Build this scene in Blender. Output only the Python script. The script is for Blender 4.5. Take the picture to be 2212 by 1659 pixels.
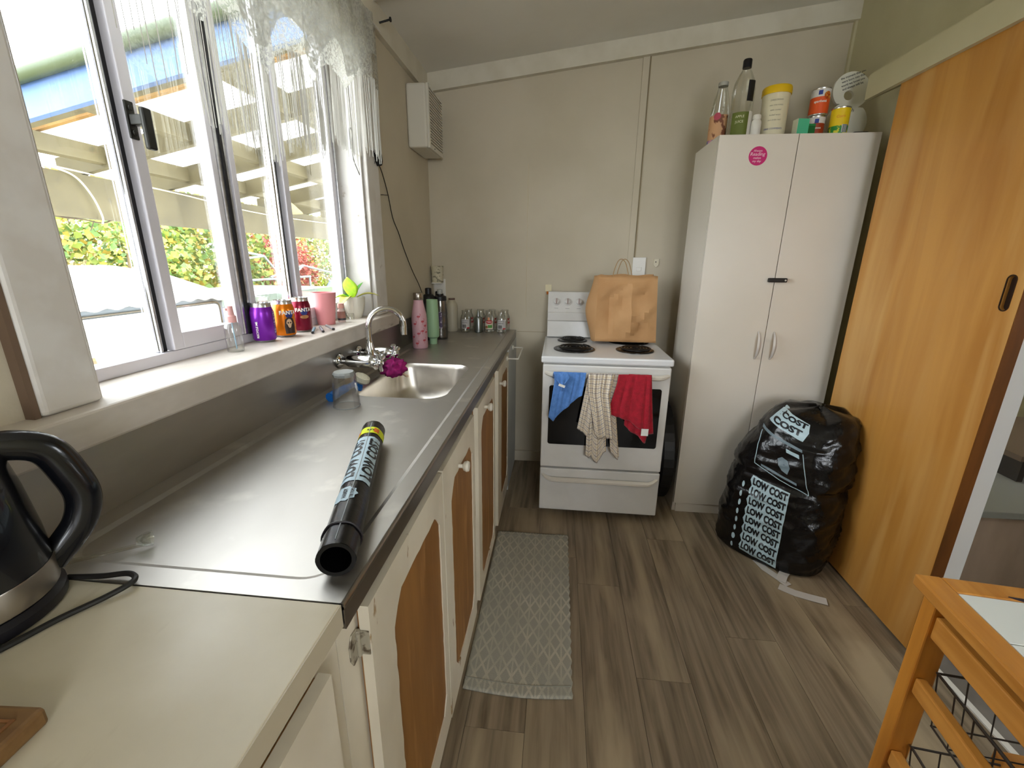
import bpy, bmesh, math, random
from mathutils import Vector, Matrix
from mathutils.bvhtree import BVHTree
from mathutils.geometry import tessellate_polygon
random.seed(7)
PI = math.pi
for o in list(bpy.data.objects): bpy.data.objects.remove(o)
scene = bpy.context.scene
COL = scene.collection

# ------------------------------------------------------------------ camera
cam = bpy.data.cameras.new('camera'); camo = bpy.data.objects.new('camera', cam); COL.objects.link(camo)
cam.sensor_fit = 'HORIZONTAL'; cam.sensor_width = 36; cam.lens = 938.8 / 2212 * 36
cam.clip_start = 0.02; cam.clip_end = 200
CAMH = 1.36
def _cam():
    W, H, f = 2212, 1659, 938.804
    vy = Vector((1210 - W / 2, 561 - H / 2, f)).normalized()
    vz = -Vector((1075 - W / 2, 4100 - H / 2, f)).normalized()
    vz = (vz - vy * vz.dot(vy)).normalized()
    vx = vy.cross(vz)
    if vx.x < 0: vx = -vx
    R = Matrix((vx, vy, vz))
    r, d, fw = (R @ Vector(a) for a in ((1, 0, 0), (0, 1, 0), (0, 0, 1)))
    M = Matrix.Identity(4)
    for i in range(3):
        M[i][0] = r[i]; M[i][1] = -d[i]; M[i][2] = -fw[i]
    M[2][3] = CAMH
    camo.matrix_world = M
_cam()
scene.camera = camo
# ------------------------------------------------------------------ daylight and exposure
world = bpy.data.worlds.new('overcast_sky'); scene.world = world; world.use_nodes = True
bg = world.node_tree.nodes['Background']
bg.inputs[0].default_value = (0.91, 0.96, 1.02, 1); bg.inputs[1].default_value = 5.0
scene.view_settings.view_transform = 'Standard'; scene.view_settings.look = 'None'
scene.view_settings.exposure = 1.45; scene.view_settings.gamma = 1.0
scene.view_settings.use_curve_mapping = False
scene.cycles.max_bounces = 6; scene.cycles.diffuse_bounces = 4; scene.cycles.glossy_bounces = 3; scene.cycles.transmission_bounces = 4; scene.cycles.transparent_max_bounces = 14
scene.cycles.use_adaptive_sampling = True; scene.cycles.adaptive_threshold = .1; scene.cycles.adaptive_min_samples = 20
scene.cycles.caustics_reflective = False; scene.cycles.caustics_refractive = False
scene.cycles.sample_clamp_indirect = 8
def portal(name, loc, rot, sx, sy):
    l = bpy.data.lights.new(name, 'AREA'); l.shape = 'RECTANGLE'; l.size = sx; l.size_y = sy
    l.cycles.is_portal = True
    o = bpy.data.objects.new(name, l); COL.objects.link(o); o.location = loc; o.rotation_euler = rot
portal('window_portal', (-0.99, 1.25, 1.68), (0, -PI / 2, 0), 1.15, 1.25)
portal('rear_fill_opening_portal', (.95, -1.92, 1.6), (PI / 2, 0, 0), 1.2, 1.1)  # guides sky light through the opening added behind the camera
# portal('next_room_portal', (3.92, 0.9, 1.5), (0, PI / 2, 0), .8, .6)

# ------------------------------------------------------------------ colour and materials
def hexc(h):
    h = h.lstrip('#'); out = []
    for i in (0, 2, 4):
        c = int(h[i:i + 2], 16) / 255
        out.append(c / 12.92 if c <= 0.04045 else ((c + 0.055) / 1.055) ** 2.4)
    return (*out, 1)
MATS = {}
def mk(name, base, rough=0.5, metal=0.0, c2=None, scale=(8, 8, 8), lo=0.4, hi=0.6, detail=4, bump=0.0, bscale=None,
       coat=0.0, rand=0.0, trans=0.0, ior=1.45, alpha=1.0, c3=None, c3scale=(3, 3, 3), c3lo=.55, c3hi=.7, spec=.5, aniso=0.0, rough2=None, sheen=0, sub=0, dist=0):
    """principled material; c2 / c3 are colours mixed in by (stretched) noise; rand varies value per object"""
    if name in MATS: return MATS[name]
    m = bpy.data.materials.new(name); m.use_nodes = True; nt = m.node_tree; N = nt.nodes; L = nt.links
    b = N['Principled BSDF']
    b.inputs['Base Color'].default_value = hexc(base); b.inputs['Roughness'].default_value = rough
    b.inputs['Metallic'].default_value = metal; b.inputs['Coat Weight'].default_value = coat
    b.inputs['Transmission Weight'].default_value = trans; b.inputs['IOR'].default_value = ior
    b.inputs['Alpha'].default_value = alpha; b.inputs['Specular IOR Level'].default_value = spec
    b.inputs['Anisotropic'].default_value = aniso; b.inputs['Sheen Weight'].default_value = sheen
    tc = N.new('ShaderNodeTexCoord')
    def noise(sc, det, d=0):
        mp = N.new('ShaderNodeMapping'); mp.inputs['Scale'].default_value = sc
        L.new(tc.outputs['Object'], mp.inputs[0])
        if rand:
            oi = N.new('ShaderNodeObjectInfo'); ml = N.new('ShaderNodeMath'); ml.operation = 'MULTIPLY'; ml.inputs[1].default_value = 37
            L.new(oi.outputs['Random'], ml.inputs[0]); cb = N.new('ShaderNodeCombineXYZ')
            for k in range(3): L.new(ml.outputs[0], cb.inputs[k])
            L.new(cb.outputs[0], mp.inputs['Location'])
        n = N.new('ShaderNodeTexNoise'); n.inputs['Scale'].default_value = 1; n.inputs['Detail'].default_value = det
        n.inputs['Distortion'].default_value = d
        L.new(mp.outputs[0], n.inputs['Vector']); return n
    def mr(src, a, c, o0=0, o1=1):
        r = N.new('ShaderNodeMapRange'); r.inputs[1].default_value = a; r.inputs[2].default_value = c
        r.inputs[3].default_value = o0; r.inputs[4].default_value = o1; L.new(src, r.inputs[0]); return r.outputs[0]
    col = None; fac = None
    if c2:
        n = noise(scale, detail, dist); fac = mr(n.outputs[0], lo, hi)
        mx = N.new('ShaderNodeMix'); mx.data_type = 'RGBA'; mx.inputs[6].default_value = hexc(base); mx.inputs[7].default_value = hexc(c2)
        L.new(fac, mx.inputs[0]); col = mx.outputs[2]
        if rough2 is not None: L.new(mr(n.outputs[0], lo, hi, rough, rough2), b.inputs['Roughness'])
    if c3:
        n3 = noise(c3scale, 5, dist); f3 = mr(n3.outputs[0], c3lo, c3hi)
        mx = N.new('ShaderNodeMix'); mx.data_type = 'RGBA'; mx.inputs[6].default_value = hexc(base); mx.inputs[7].default_value = hexc(c3)
        if col: L.new(col, mx.inputs[6])
        L.new(f3, mx.inputs[0]); col = mx.outputs[2]
    if rand:
        oi = N.new('ShaderNodeObjectInfo'); hs = N.new('ShaderNodeHueSaturation')
        L.new(mr(oi.outputs['Random'], 0, 1, 1 - rand, 1 + rand), hs.inputs['Value'])
        if col: L.new(col, hs.inputs['Color'])
        else: hs.inputs['Color'].default_value = hexc(base)
        col = hs.outputs[0]
    if col: L.new(col, b.inputs['Base Color'])
    if bump:
        nb = noise(bscale or scale, 4); bp = N.new('ShaderNodeBump'); bp.inputs['Strength'].default_value = bump; bp.inputs['Distance'].default_value = 0.004
        L.new(nb.outputs[0], bp.inputs['Height']); L.new(bp.outputs[0], b.inputs['Normal'])
    MATS[name] = m; return m
def mk_clear(name, tint='#ffffff', gloss=0.12, rough=0.02):
    """thin clear sheet: lets light straight through, with a Fresnel-weighted gloss on top"""
    if name in MATS: return MATS[name]
    m = bpy.data.materials.new(name); m.use_nodes = True; nt = m.node_tree; N = nt.nodes; L = nt.links
    N.remove(N['Principled BSDF']); out = N['Material Output']
    t = N.new('ShaderNodeBsdfTransparent'); t.inputs[0].default_value = hexc(tint)
    g = N.new('ShaderNodeBsdfGlossy'); g.inputs['Roughness'].default_value = rough
    lw = N.new('ShaderNodeLayerWeight'); lw.inputs[0].default_value = 0.25
    mu = N.new('ShaderNodeMath'); mu.operation = 'MULTIPLY_ADD'; mu.inputs[1].default_value = 0.4; mu.inputs[2].default_value = gloss * .3
    L.new(lw.outputs['Fresnel'], mu.inputs[0])
    mx = N.new('ShaderNodeMixShader'); L.new(mu.outputs[0], mx.inputs[0]); L.new(t.outputs[0], mx.inputs[1]); L.new(g.outputs[0], mx.inputs[2])
    L.new(mx.outputs[0], out.inputs[0]); MATS[name] = m; return m
def mk_sheer(name, col='#e9e9e2', a0=.45, a1=.95, scale=60, kind='noise'):
    """cloth or sheeting that is partly see-through and lets light glow through it"""
    if name in MATS: return MATS[name]
    m = bpy.data.materials.new(name); m.use_nodes = True; nt = m.node_tree; N = nt.nodes; L = nt.links
    N.remove(N['Principled BSDF']); out = N['Material Output']
    t = N.new('ShaderNodeBsdfTransparent'); d = N.new('ShaderNodeBsdfDiffuse'); tr = N.new('ShaderNodeBsdfTranslucent')
    d.inputs[0].default_value = hexc(col); tr.inputs[0].default_value = hexc(col)
    m1 = N.new('ShaderNodeMixShader'); m1.inputs[0].default_value = .35
    L.new(d.outputs[0], m1.inputs[1]); L.new(tr.outputs[0], m1.inputs[2])
    m2 = N.new('ShaderNodeMixShader'); L.new(t.outputs[0], m2.inputs[1]); L.new(m1.outputs[0], m2.inputs[2])
    if a0 == a1: m2.inputs[0].default_value = a0
    else:
        tc = N.new('ShaderNodeTexCoord')
        n = N.new('ShaderNodeTexNoise'); n.inputs['Scale'].default_value = scale; n.inputs['Detail'].default_value = 3; n.inputs['Distortion'].default_value = 1.6
        L.new(tc.outputs['Object'], n.inputs[0])
        r = N.new('ShaderNodeMapRange'); r.inputs[1].default_value = .44; r.inputs[2].default_value = .56; r.inputs[3].default_value = a0; r.inputs[4].default_value = a1
        L.new(n.outputs[0], r.inputs[0]); L.new(r.outputs[0], m2.inputs[0])
    L.new(m2.outputs[0], out.inputs[0]); MATS[name] = m; return m

# ------------------------------------------------------------------ geometry helpers
class MB:
    def __init__(s): s.v = []; s.f = []; s.mi = []
    def add(s, vs, fs, mi=0):
        n = len(s.v); s.v += [tuple(p) for p in vs]; s.f += [tuple(i + n for i in f) for f in fs]; s.mi += [mi] * len(fs); return s
    def box(s, x0, x1, y0, y1, z0, z1, M=None, mi=0):
        vs = [Vector((x, y, z)) for x in (x0, x1) for y in (y0, y1) for z in (z0, z1)]
        if M: vs = [M @ p for p in vs]
        return s.add(vs, [(0, 1, 3, 2), (4, 6, 7, 5), (0, 4, 5, 1), (2, 3, 7, 6), (0, 2, 6, 4), (1, 5, 7, 3)], mi)
    def lathe(s, prof, n=28, c=(0, 0, 0), M=None, cap=True, mi=0, arc=None):
        """prof: (r, z) list from bottom to top; revolve about z"""
        vs = []; fs = []
        for r, z in prof:
            for k in range(n):
                a = 2 * PI * k / n
                p = Vector((r * math.cos(a), r * math.sin(a), z))
                vs.append((M @ p) if M else p + Vector(c))
        for i in range(len(prof) - 1):
            for k in range(n):
                a = i * n + k; b = i * n + (k + 1) % n
                fs.append((a, b, b + n, a + n))
        if cap:
            if prof[0][0] > 1e-6: fs.append(tuple(range(n - 1, -1, -1)))
            if prof[-1][0] > 1e-6: m = (len(prof) - 1) * n; fs.append(tuple(range(m, m + n)))
        return s.add(vs, fs, mi)
    def tube(s, path, r, n=8, cap=True, mi=0, closed=False):
        P = [Vector(p) for p in path]; rs = r if isinstance(r, (list, tuple)) else [r] * len(P)
        vs = []; fs = []; up = None
        m = len(P)
        for i in range(m):
            if closed: t = P[(i + 1) % m] - P[i - 1]
            else: t = (P[min(i + 1, m - 1)] - P[max(i - 1, 0)])
            t = t.normalized() if t.length > 1e-9 else Vector((0, 0, 1))
            if up is None:
                up = Vector((0, 0, 1)) if abs(t.z) < .9 else Vector((1, 0, 0))
            u = (up - t * up.dot(t)).normalized(); w = t.cross(u); up = u
            for k in range(n):
                a = 2 * PI * k / n
                vs.append(P[i] + (u * math.cos(a) + w * math.sin(a)) * rs[i])
        for i in range(m if closed else m - 1):
            for k in range(n):
                a = i * n + k; b = i * n + (k + 1) % n; j = ((i + 1) % m) * n
                fs.append((a, b, j + (k + 1) % n, j + k))
        if cap and not closed:
            fs.append(tuple(range(n - 1, -1, -1))); fs.append(tuple(range((m - 1) * n, m * n)))
        return s.add(vs, fs, mi)
    def prism(s, outline, h0, h1, M=None, mi=0, holes=()):
        """outline: ccw (a, b) list extruded along c from h0 to h1, mapped by M from (a, b, c)"""
        loops = [outline] + list(holes)
        flat = [p for l in loops for p in l]
        tris = tessellate_polygon([[Vector((a, b, 0)) for a, b in l] for l in loops])
        n = len(flat)
        vs = [Vector((a, b, h0)) for a, b in flat] + [Vector((a, b, h1)) for a, b in flat]
        fs = []
        for t in tris:
            a, b, c = (Vector((*flat[i], 0)) for i in t)
            if (b - a).cross(c - a).z < 0: t = (t[0], t[2], t[1])
            fs.append(tuple(i + n for i in t)); fs.append((t[2], t[1], t[0]))
        off = 0
        for li, l in enumerate(loops):
            k = len(l)
            area = sum(l[i][0] * l[(i + 1) % k][1] - l[(i + 1) % k][0] * l[i][1] for i in range(k))
            ccw = (area > 0) == (li == 0)
            for i in range(k):
                a = off + i; b = off + (i + 1) % k
                fs.append((a, b, b + n, a + n) if ccw else (b, a, a + n, b + n))
            off += k
        if M: vs = [M @ p for p in vs]
        return s.add(vs, fs, mi)
    def grid(s, fn, nu, nv, mi=0, closed_u=False):
        vs = [fn(i / (nu if closed_u else nu - 1), j / (nv - 1)) for j in range(nv) for i in range(nu)]
        fs = []
        for j in range(nv - 1):
            for i in range(nu if closed_u else nu - 1):
                a = j * nu + i; b = j * nu + (i + 1) % nu
                fs.append((a, b, b + nu, a + nu))
        return s.add(vs, fs, mi)
    def mesh(s, name):
        me = bpy.data.meshes.new(name); me.from_pydata([tuple(v) for v in s.v], [], s.f); me.validate(); me.update(); return me
def obj(name, mb, mats, parent=None, loc=None, smooth=False, bevel=0.0, bseg=2, sub=0, solid=0.0, angle=40, kind=None, rot=None, flip=True):
    me = mb.mesh(name) if isinstance(mb, MB) else mb
    if flip and isinstance(mb, MB):
        bm = bmesh.new(); bm.from_mesh(me); bmesh.ops.recalc_face_normals(bm, faces=bm.faces); bm.to_mesh(me); bm.free()
    ml = mats if isinstance(mats, (list, tuple)) else [mats]
    for m in ml: me.materials.append(m)
    if isinstance(mb, MB) and len(ml) > 1 and len(me.polygons) == len(mb.mi):
        for p, i in zip(me.polygons, mb.mi): p.material_index = i
    if smooth:
        for p in me.polygons: p.use_smooth = True
        if angle < 180:
            try: me.set_sharp_from_angle(angle=math.radians(angle))
            except Exception: pass
    o = bpy.data.objects.new(name, me); COL.objects.link(o)
    if parent: o.parent = parent
    if loc: o.location = loc
    if rot: o.rotation_euler = rot
    if solid:
        md = o.modifiers.new('thick', 'SOLIDIFY'); md.thickness = solid; md.offset = 0
    if bevel:
        md = o.modifiers.new('bevel', 'BEVEL'); md.width = bevel; md.segments = bseg; md.limit_method = 'ANGLE'; md.angle_limit = math.radians(35)
        md.harden_normals = False
    if sub:
        md = o.modifiers.new('sub', 'SUBSURF'); md.levels = sub; md.render_levels = sub
    if kind: o['kind'] = kind
    return o
def thing(name, label, cat, loc=(0, 0, 0), rz=0, group=None):
    o = bpy.data.objects.new(name, None); COL.objects.link(o); o.empty_display_size = .05
    o.location = loc; o.rotation_euler = (0, 0, rz); o['label'] = label; o['category'] = cat
    if group: o['group'] = group
    return o
def struct(name, loc=(0, 0, 0)):
    o = bpy.data.objects.new(name, None); COL.objects.link(o); o.location = loc; o['kind'] = 'structure'; return o
def tag(o, label, cat, group=None):
    o['label'] = label; o['category'] = cat
    if group: o['group'] = group
    return o
def box(*a, **k): return MB().box(*a, **k)
def rrect(x0, x1, y0, y1, r, n=6):
    out = []
    for cx, cy, a0 in ((x1 - r, y0 + r, -PI / 2), (x1 - r, y1 - r, 0), (x0 + r, y1 - r, PI / 2), (x0 + r, y0 + r, PI)):
        for k in range(n + 1):
            a = a0 + PI / 2 * k / n; out.append((cx + r * math.cos(a), cy + r * math.sin(a)))
    return out
def circ(cx, cy, r, n=24): return [(cx + r * math.cos(2 * PI * k / n), cy + r * math.sin(2 * PI * k / n)) for k in range(n)]
def frame3(ax, ay, az, o=(0, 0, 0)):
    M = Matrix.Identity(4)
    for i in range(3):
        M[i][0] = ax[i]; M[i][1] = ay[i]; M[i][2] = az[i]; M[i][3] = o[i]
    return M
def bez(pts, n=10):
    """smooth Catmull-Rom curve through points"""
    P = [Vector(p) for p in pts]; P = [2 * P[0] - P[1]] + P + [2 * P[-1] - P[-2]]; out = []
    for i in range(1, len(P) - 2):
        for k in range(n):
            t = k / n; a, b, c, d = P[i - 1:i + 3]
            out.append(.5 * ((2 * b) + (c - a) * t + (2 * a - 5 * b + 4 * c - d) * t * t + (3 * b - a - 3 * c + d) * t ** 3))
    out.append(P[-2]); return out
def lerp_prof(prof, t):
    for (a, va), (b, vb) in zip(prof, prof[1:]):
        if t <= b or (b, vb) == prof[-1]:
            k = 0 if b == a else max(0, min(1, (t - a) / (b - a))); return va + (vb - va) * k
def text_mesh(body, size, bold=0.0, align='LEFT', maxedge=None, shear=0):
    """flat lettering in the xy plane as a triangulated mesh"""
    c = bpy.data.curves.new('lettering', 'FONT'); c.body = body; c.size = size; c.offset = bold; c.align_x = align; c.shear = shear
    c.resolution_u = 3
    o = bpy.data.objects.new('lettering', c); COL.objects.link(o)
    dg = bpy.context.evaluated_depsgraph_get(); dg.update()
    me = bpy.data.meshes.new_from_object(o.evaluated_get(dg))
    bpy.data.objects.remove(o); bpy.data.curves.remove(c)
    bm = bmesh.new(); bm.from_mesh(me); bmesh.ops.triangulate(bm, faces=bm.faces)
    if maxedge:
        for _ in range(4):
            es = [e for e in bm.edges if e.calc_length() > maxedge]
            if not es: break
            bmesh.ops.subdivide_edges(bm, edges=es, cuts=1); bmesh.ops.triangulate(bm, faces=bm.faces)
    V = [v.co.copy() for v in bm.verts]; bm.verts.index_update(); F = [tuple(v.index for v in f.verts) for f in bm.faces]
    bm.free(); bpy.data.meshes.remove(me); return V, F
def lettering(name, body, size, mat, fn, parent=None, bold=0.0, align='CENTER', maxedge=None, shear=0):
    V, F = text_mesh(body, size, bold, align, maxedge, shear)
    mb = MB().add([fn(p.x, p.y) for p in V], F)
    return obj(name, mb, mat, parent, flip=False)
def patch(outline, fn, step):
    """a flat print outline (a, b) cut into small cells and wrapped by fn"""
    tris = tessellate_polygon([[Vector((a, b, 0)) for a, b in outline]])
    bm = bmesh.new(); vs = [bm.verts.new((a, b, 0)) for a, b in outline]
    for t in tris:
        try: bm.faces.new([vs[i] for i in t])
        except Exception: pass
    for _ in range(6):
        es = [e for e in bm.edges if e.calc_length() > step]
        if not es: break
        bmesh.ops.subdivide_edges(bm, edges=es, cuts=1); bmesh.ops.triangulate(bm, faces=bm.faces)
    bm.verts.index_update(); mb = MB().add([fn(v.co.x, v.co.y) for v in bm.verts], [tuple(v.index for v in f.verts) for f in bm.faces]); bm.free()
    return mb
def cylwrap(r, a0, z0, e=.0004, c=(0, 0)):
    """wrap (u, v) round a vertical cylinder; a0 is the angle that u = 0 faces"""
    return lambda u, v: Vector((c[0] + (r + e) * math.cos(a0 + u / r), c[1] + (r + e) * math.sin(a0 + u / r), z0 + v))
def face_cam(x, y): return math.atan2(-y, -x)

# ------------------------------------------------------------------ shared materials
M_wall = mk('wall_paint_beige', '#cac0ab', .75, c2='#c3b9a3', scale=(3, 3, 3), lo=.35, hi=.65, bump=.08, bscale=(180, 180, 180))
M_walr = mk('wall_paint_cream', '#cfc8a8', .7, c2='#c8c1a0', scale=(3, 3, 3), bump=.06, bscale=(160, 160, 160))
M_ceil = mk('ceiling_paint', '#e6e3da', .75, c2='#e0ddd3', scale=(2, 2, 2), bump=.05, bscale=(150, 150, 150))
M_trim = mk('trim_paint', '#d6d0bf', .45, c2='#cdc6b3', scale=(6, 6, 6), bump=.05, bscale=(60, 60, 60))
M_white = mk('window_paint', '#dcd8d2', .4, c2='#d2ccc4', scale=(9, 9, 9), lo=.45, hi=.6, c3='#a79d8c', c3scale=(22, 22, 22), c3lo=.68, c3hi=.75, bump=.1, bscale=(40, 40, 40))
M_sill = mk('sill_paint_worn', '#dad2c8', .5, c2='#c3b9ad', scale=(10, 4, 10), lo=.4, hi=.62, c3='#8d8071', c3scale=(26, 7, 26), c3lo=.63, c3hi=.75, bump=.15, bscale=(50, 20, 50))
M_alu = mk('aluminium', '#c9c9cb', .28, 1.0, c2='#b5b5b8', scale=(4, 4, 60))
M_aluw = mk('white_aluminium', '#d8d5dc', .35, .1)
M_rub = mk('black_rubber', '#151316', .6)
M_floor = mk('vinyl_wood', '#8f7f69', .42, c2='#655744', scale=(46, 2.4, 1), lo=.36, hi=.68, detail=9, c3='#a59479', c3scale=(6, 1.2, 1), c3lo=.47, c3hi=.66, rand=.07, bump=.05, bscale=(60, 3, 1), dist=.4)
M_sub = mk('floor_joint', '#5a5044', .8)
M_steel = mk('bench_steel', '#c2beb7', .43, 1.0, c2='#b2aea7', scale=(3, 1.5, 3), lo=.3, hi=.7, detail=5, c3='#cfcbc2', c3scale=(9, 9, 9), c3lo=.58, c3hi=.72, bump=.035, bscale=(14, 6, 14), rough2=.5)
M_bowl = mk('bowl_steel', '#d2ccc2', .33, 1.0, c2='#c4beb4', scale=(8, 8, 8))
M_edge = mk('bench_edge_steel', '#97918b', .3, 1.0)
M_chrome = mk('chrome', '#d9dadc', .07, 1.0)
M_cream = mk('laminate_cream', '#cfc6b0', .33, c2='#c3b9a1', scale=(6, 6, 6), lo=.35, hi=.68, detail=8, c3='#b6ab93', c3scale=(18, 5, 18), c3lo=.6, c3hi=.75, rough2=.42)
M_cab = mk('cabinet_paint_worn', '#d8cfbc', .5, c2='#cbc1ad', scale=(6, 6, 3), lo=.4, hi=.62, c3='#94764e', c3scale=(14, 26, 9), c3lo=.69, c3hi=.72, bump=.12, bscale=(30, 30, 8))
M_cabin = mk('cabinet_panel_bare', '#946732', .55, c2='#7c5224', scale=(8, 12, 2.2), lo=.35, hi=.65, detail=7, c3='#a97a45', c3scale=(9, 22, 3), c3lo=.55, c3hi=.7, bump=.1, bscale=(60, 60, 6))
M_dark = mk('dark_gap', '#1a1512', .8)

# ------------------------------------------------------------------ floor, walls, ceiling
fl = obj('floor', box(-.96, 1.36, -2.05, 2.95, -.1, -.0035), M_sub, kind='structure')
pw = .1815
ri = 0
x = -.96
while x < 1.36:
    x1 = min(x + pw, 1.36)
    y = -2.05 - [0, .43, .86, .22, .65, 1.05][ri % 6]
    while y < 2.95:
        y0 = max(y, -2.05); y1 = min(y + 1.22, 2.95)
        if y1 - y0 > .02 and not (x1 < -.45):
            obj('plank', box(x + .0006, x1 - .0006, y0 + .0006, y1 - .0006, -.0035, 0), M_floor, fl)
        y += 1.22
    x += pw; ri += 1
M_floor2 = mk('next_room_vinyl', '#7a736b', .5, c2='#6d665e', scale=(5, 5, 5))
obj('floor_next', box(1.36, 4.05, -2.05, 3.4, -.1, -.001), M_floor2, kind='structure')
obj('trim_1', box(1.345, 1.365, -.6, 1.44, -.001, .006), mk('threshold_white', '#d9d4ca', .4), kind='structure')

def ceil_z(x): return 2.456 + .118 * x
wl = MB()
wl.box(-.96, -.81, -2.05, .65, -.1, 2.5); wl.box(-.96, -.81, 1.85, 2.95, -.1, 2.5)
wl.box(-.96, -.81, .65, 1.85, -.1, 1.06); wl.box(-.96, -.81, .65, 1.85, 2.2, 2.5)
obj('wall_left', wl, M_wall, kind='structure')
wb = obj('wall_back', box(-.81, 1.45, 2.80, 2.95, -.1, 2.75), M_wall, kind='structure')
obj('joint_batten', box(.405, .441, 2.792, 2.80, .8, 2.44), M_wall, wb, bevel=.002)
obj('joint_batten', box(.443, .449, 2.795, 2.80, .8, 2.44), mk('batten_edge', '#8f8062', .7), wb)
crack = MB()
pts = [(-.206 + .002 * math.sin(k * 1.9), 0, 1.0 + k * .05) for k in range(19)]
crack.tube([(p[0], 2.7995, p[2]) for p in pts], .0016, 5)
obj('plaster_ridge', crack, mk('wall_paint_ridge', '#d2c6aa', .7), wb)
obj('joint_line', box(-.26, -.08, 2.7985, 2.80, .908, .911), mk('joint_tan', '#a39579', .8), wb)  # thin darker line along the wall joint
obj('baseboard_back', box(-.27, 1.45, 2.782, 2.80, 0, .075), M_wall, kind='structure', bevel=.003)
wr = MB()
wr.box(1.45, 1.55, 1.56, 2.95, -.1, 2.75); wr.box(1.45, 1.55, .5, 1.56, 2.05, 2.75); wr.box(1.45, 1.55, -2.05, .5, -.1, 2.75)
obj('wall_right', wr, M_walr, kind='structure')
obj('trim_2', box(1.36, 1.45, 1.45, 1.57, 0, 2.04), mk('jamb_white', '#d3d1cc', .45), kind='structure', bevel=.002)
obj('trim_3', box(1.438, 1.45, 2.782, 2.80, 1.9, 2.62), M_walr, kind='structure')
bk = MB()
bk.box(-.96, .35, -2.05, -1.9, -.1, 2.75); bk.box(1.55, 4.05, -2.05, -1.9, -.1, 2.75); bk.box(.35, 1.55, -2.05, -1.9, -.1, 1.05); bk.box(.35, 1.55, -2.05, -1.9, 2.15, 2.75)  # unseen rear wall; its opening is added to brighten the room
obj('wall_rear', bk, M_wall, kind='structure')
nr = MB()
nr.box(3.9, 4.05, -1.9, .6, -.1, 2.75); nr.box(3.9, 4.05, 1.2, 3.4, -.1, 2.75); nr.box(3.9, 4.05, .6, 1.2, -.1, 1.1); nr.box(3.9, 4.05, .6, 1.2, 1.9, 2.75)  # the unseen window opening here is added for extra daylight
nr.box(1.55, 3.9, 3.25, 3.4, -.1, 2.75)
obj('wall_next', nr, M_walr, kind='structure')
ce = MB()
prof = [(-.96, ceil_z(-.96)), (1.6, ceil_z(1.6)), (1.6, ceil_z(1.6) + .12), (-.96, ceil_z(-.96) + .12)]
ce.prism(prof, -2.3, 2.97, frame3((1, 0, 0), (0, 0, 1), (0, 1, 0)))
ce.box(1.5, 4.2, -2.1, 3.45, 2.62, 2.74)
obj('ceiling', ce, M_ceil, kind='structure')
# raked cornice on the back wall, level one on the window wall, ceiling batten
cn = MB().prism([(-.81, ceil_z(-.81) - .092), (1.45, ceil_z(1.45) - .092), (1.45, ceil_z(1.45)), (-.81, ceil_z(-.81))], 2.765, 2.80, frame3((1, 0, 0), (0, 0, 1), (0, 1, 0)))
obj('trim_4', cn, M_trim, kind='structure')
obj('trim_5', box(-.81, -.785, -1.9, 2.765, 2.262, ceil_z(-.81) + .004), M_trim, kind='structure')
cb = MB().prism([(-.785, ceil_z(-.785) - .012), (1.45, ceil_z(1.45) - .012), (1.45, ceil_z(1.45)), (-.785, ceil_z(-.785))], 1.99, 2.03, frame3((1, 0, 0), (0, 0, 1), (0, 1, 0)))
obj('trim_6', cb, M_ceil, kind='structure')
# pelmet over the sliding door
pm = MB().prism([(1.285, 2.035), (1.303, 2.035), (1.45, 2.10), (1.45, 2.155), (1.40, 2.145), (1.285, 2.13)], -.2, 2.30, frame3((1, 0, 0), (0, 0, 1), (0, 1, 0)))
obj('trim_7', pm, M_walr, kind='structure')

# ------------------------------------------------------------------ window
w1 = struct('window_1')
obj('architrave', box(-.81, -.788, .555, .648, 1.1155, 2.3), M_white, w1, bevel=.008, bseg=3)
obj('architrave_edge_shadow', box(-.81, -.793, .546, .555, 1.1155, 2.3), mk('edge_shadow_brown', '#6f5a48', .8), w1)  # brownish side face, with the shadow gap beside it painted in as a strip
obj('architrave', box(-.81, -.788, 1.852, 1.975, 1.1155, 2.26), M_white, w1, bevel=.006)
obj('architrave', box(-.81, -.788, .648, 1.852, 2.2, 2.26), M_white, w1, bevel=.004)
obj('reveal_lining', box(-.955, -.808, 1.838, 1.85, 1.115, 2.2), M_white, w1)
obj('reveal_lining', box(-.955, -.808, .65, .662, 1.115, 2.2), M_white, w1)
obj('reveal_lining', box(-.955, -.808, .662, 1.838, 2.188, 2.2), M_white, w1)
obj('sill_board', box(-.97, -.752, .45, 2.01, 1.056, 1.1155), M_sill, w1, bevel=.005)
obj('sill_apron', box(-.81, -.756, -.6, .452, 1.056, 1.112), M_trim, w1, bevel=.004)
# outer aluminium frame
XO0, XO1 = -.955, -.908
obj('frame_rail', box(XO0, XO1, .662, 1.838, 1.1155, 1.142), M_aluw, w1, bevel=.002)
obj('frame_rail', box(XO0, XO1, .662, 1.838, 2.16, 2.188), M_aluw, w1, bevel=.002)
obj('frame_stile', box(XO0, XO1, .662, .690, 1.142, 2.16), M_aluw, w1, bevel=.002)
fs_ = obj('frame_stile', box(XO0, XO1, 1.80, 1.838, 1.142, 2.16), M_aluw, w1, bevel=.003)
obj('frame_bead', box(-.925, -.9, 1.812, 1.822, 1.142, 2.16), M_alu, fs_, bevel=.002)
mu = obj('mullion', box(XO0, -.902, 1.168, 1.205, 1.142, 2.16), M_alu, w1, bevel=.003)
obj('mullion_bead', box(-.93, -.897, 1.205, 1.226, 1.142, 2.16), M_aluw, mu, bevel=.002)
obj('mullion_bead', box(-.902, -.898, 1.181, 1.19, 1.142, 2.16), M_rub, mu)
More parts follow.
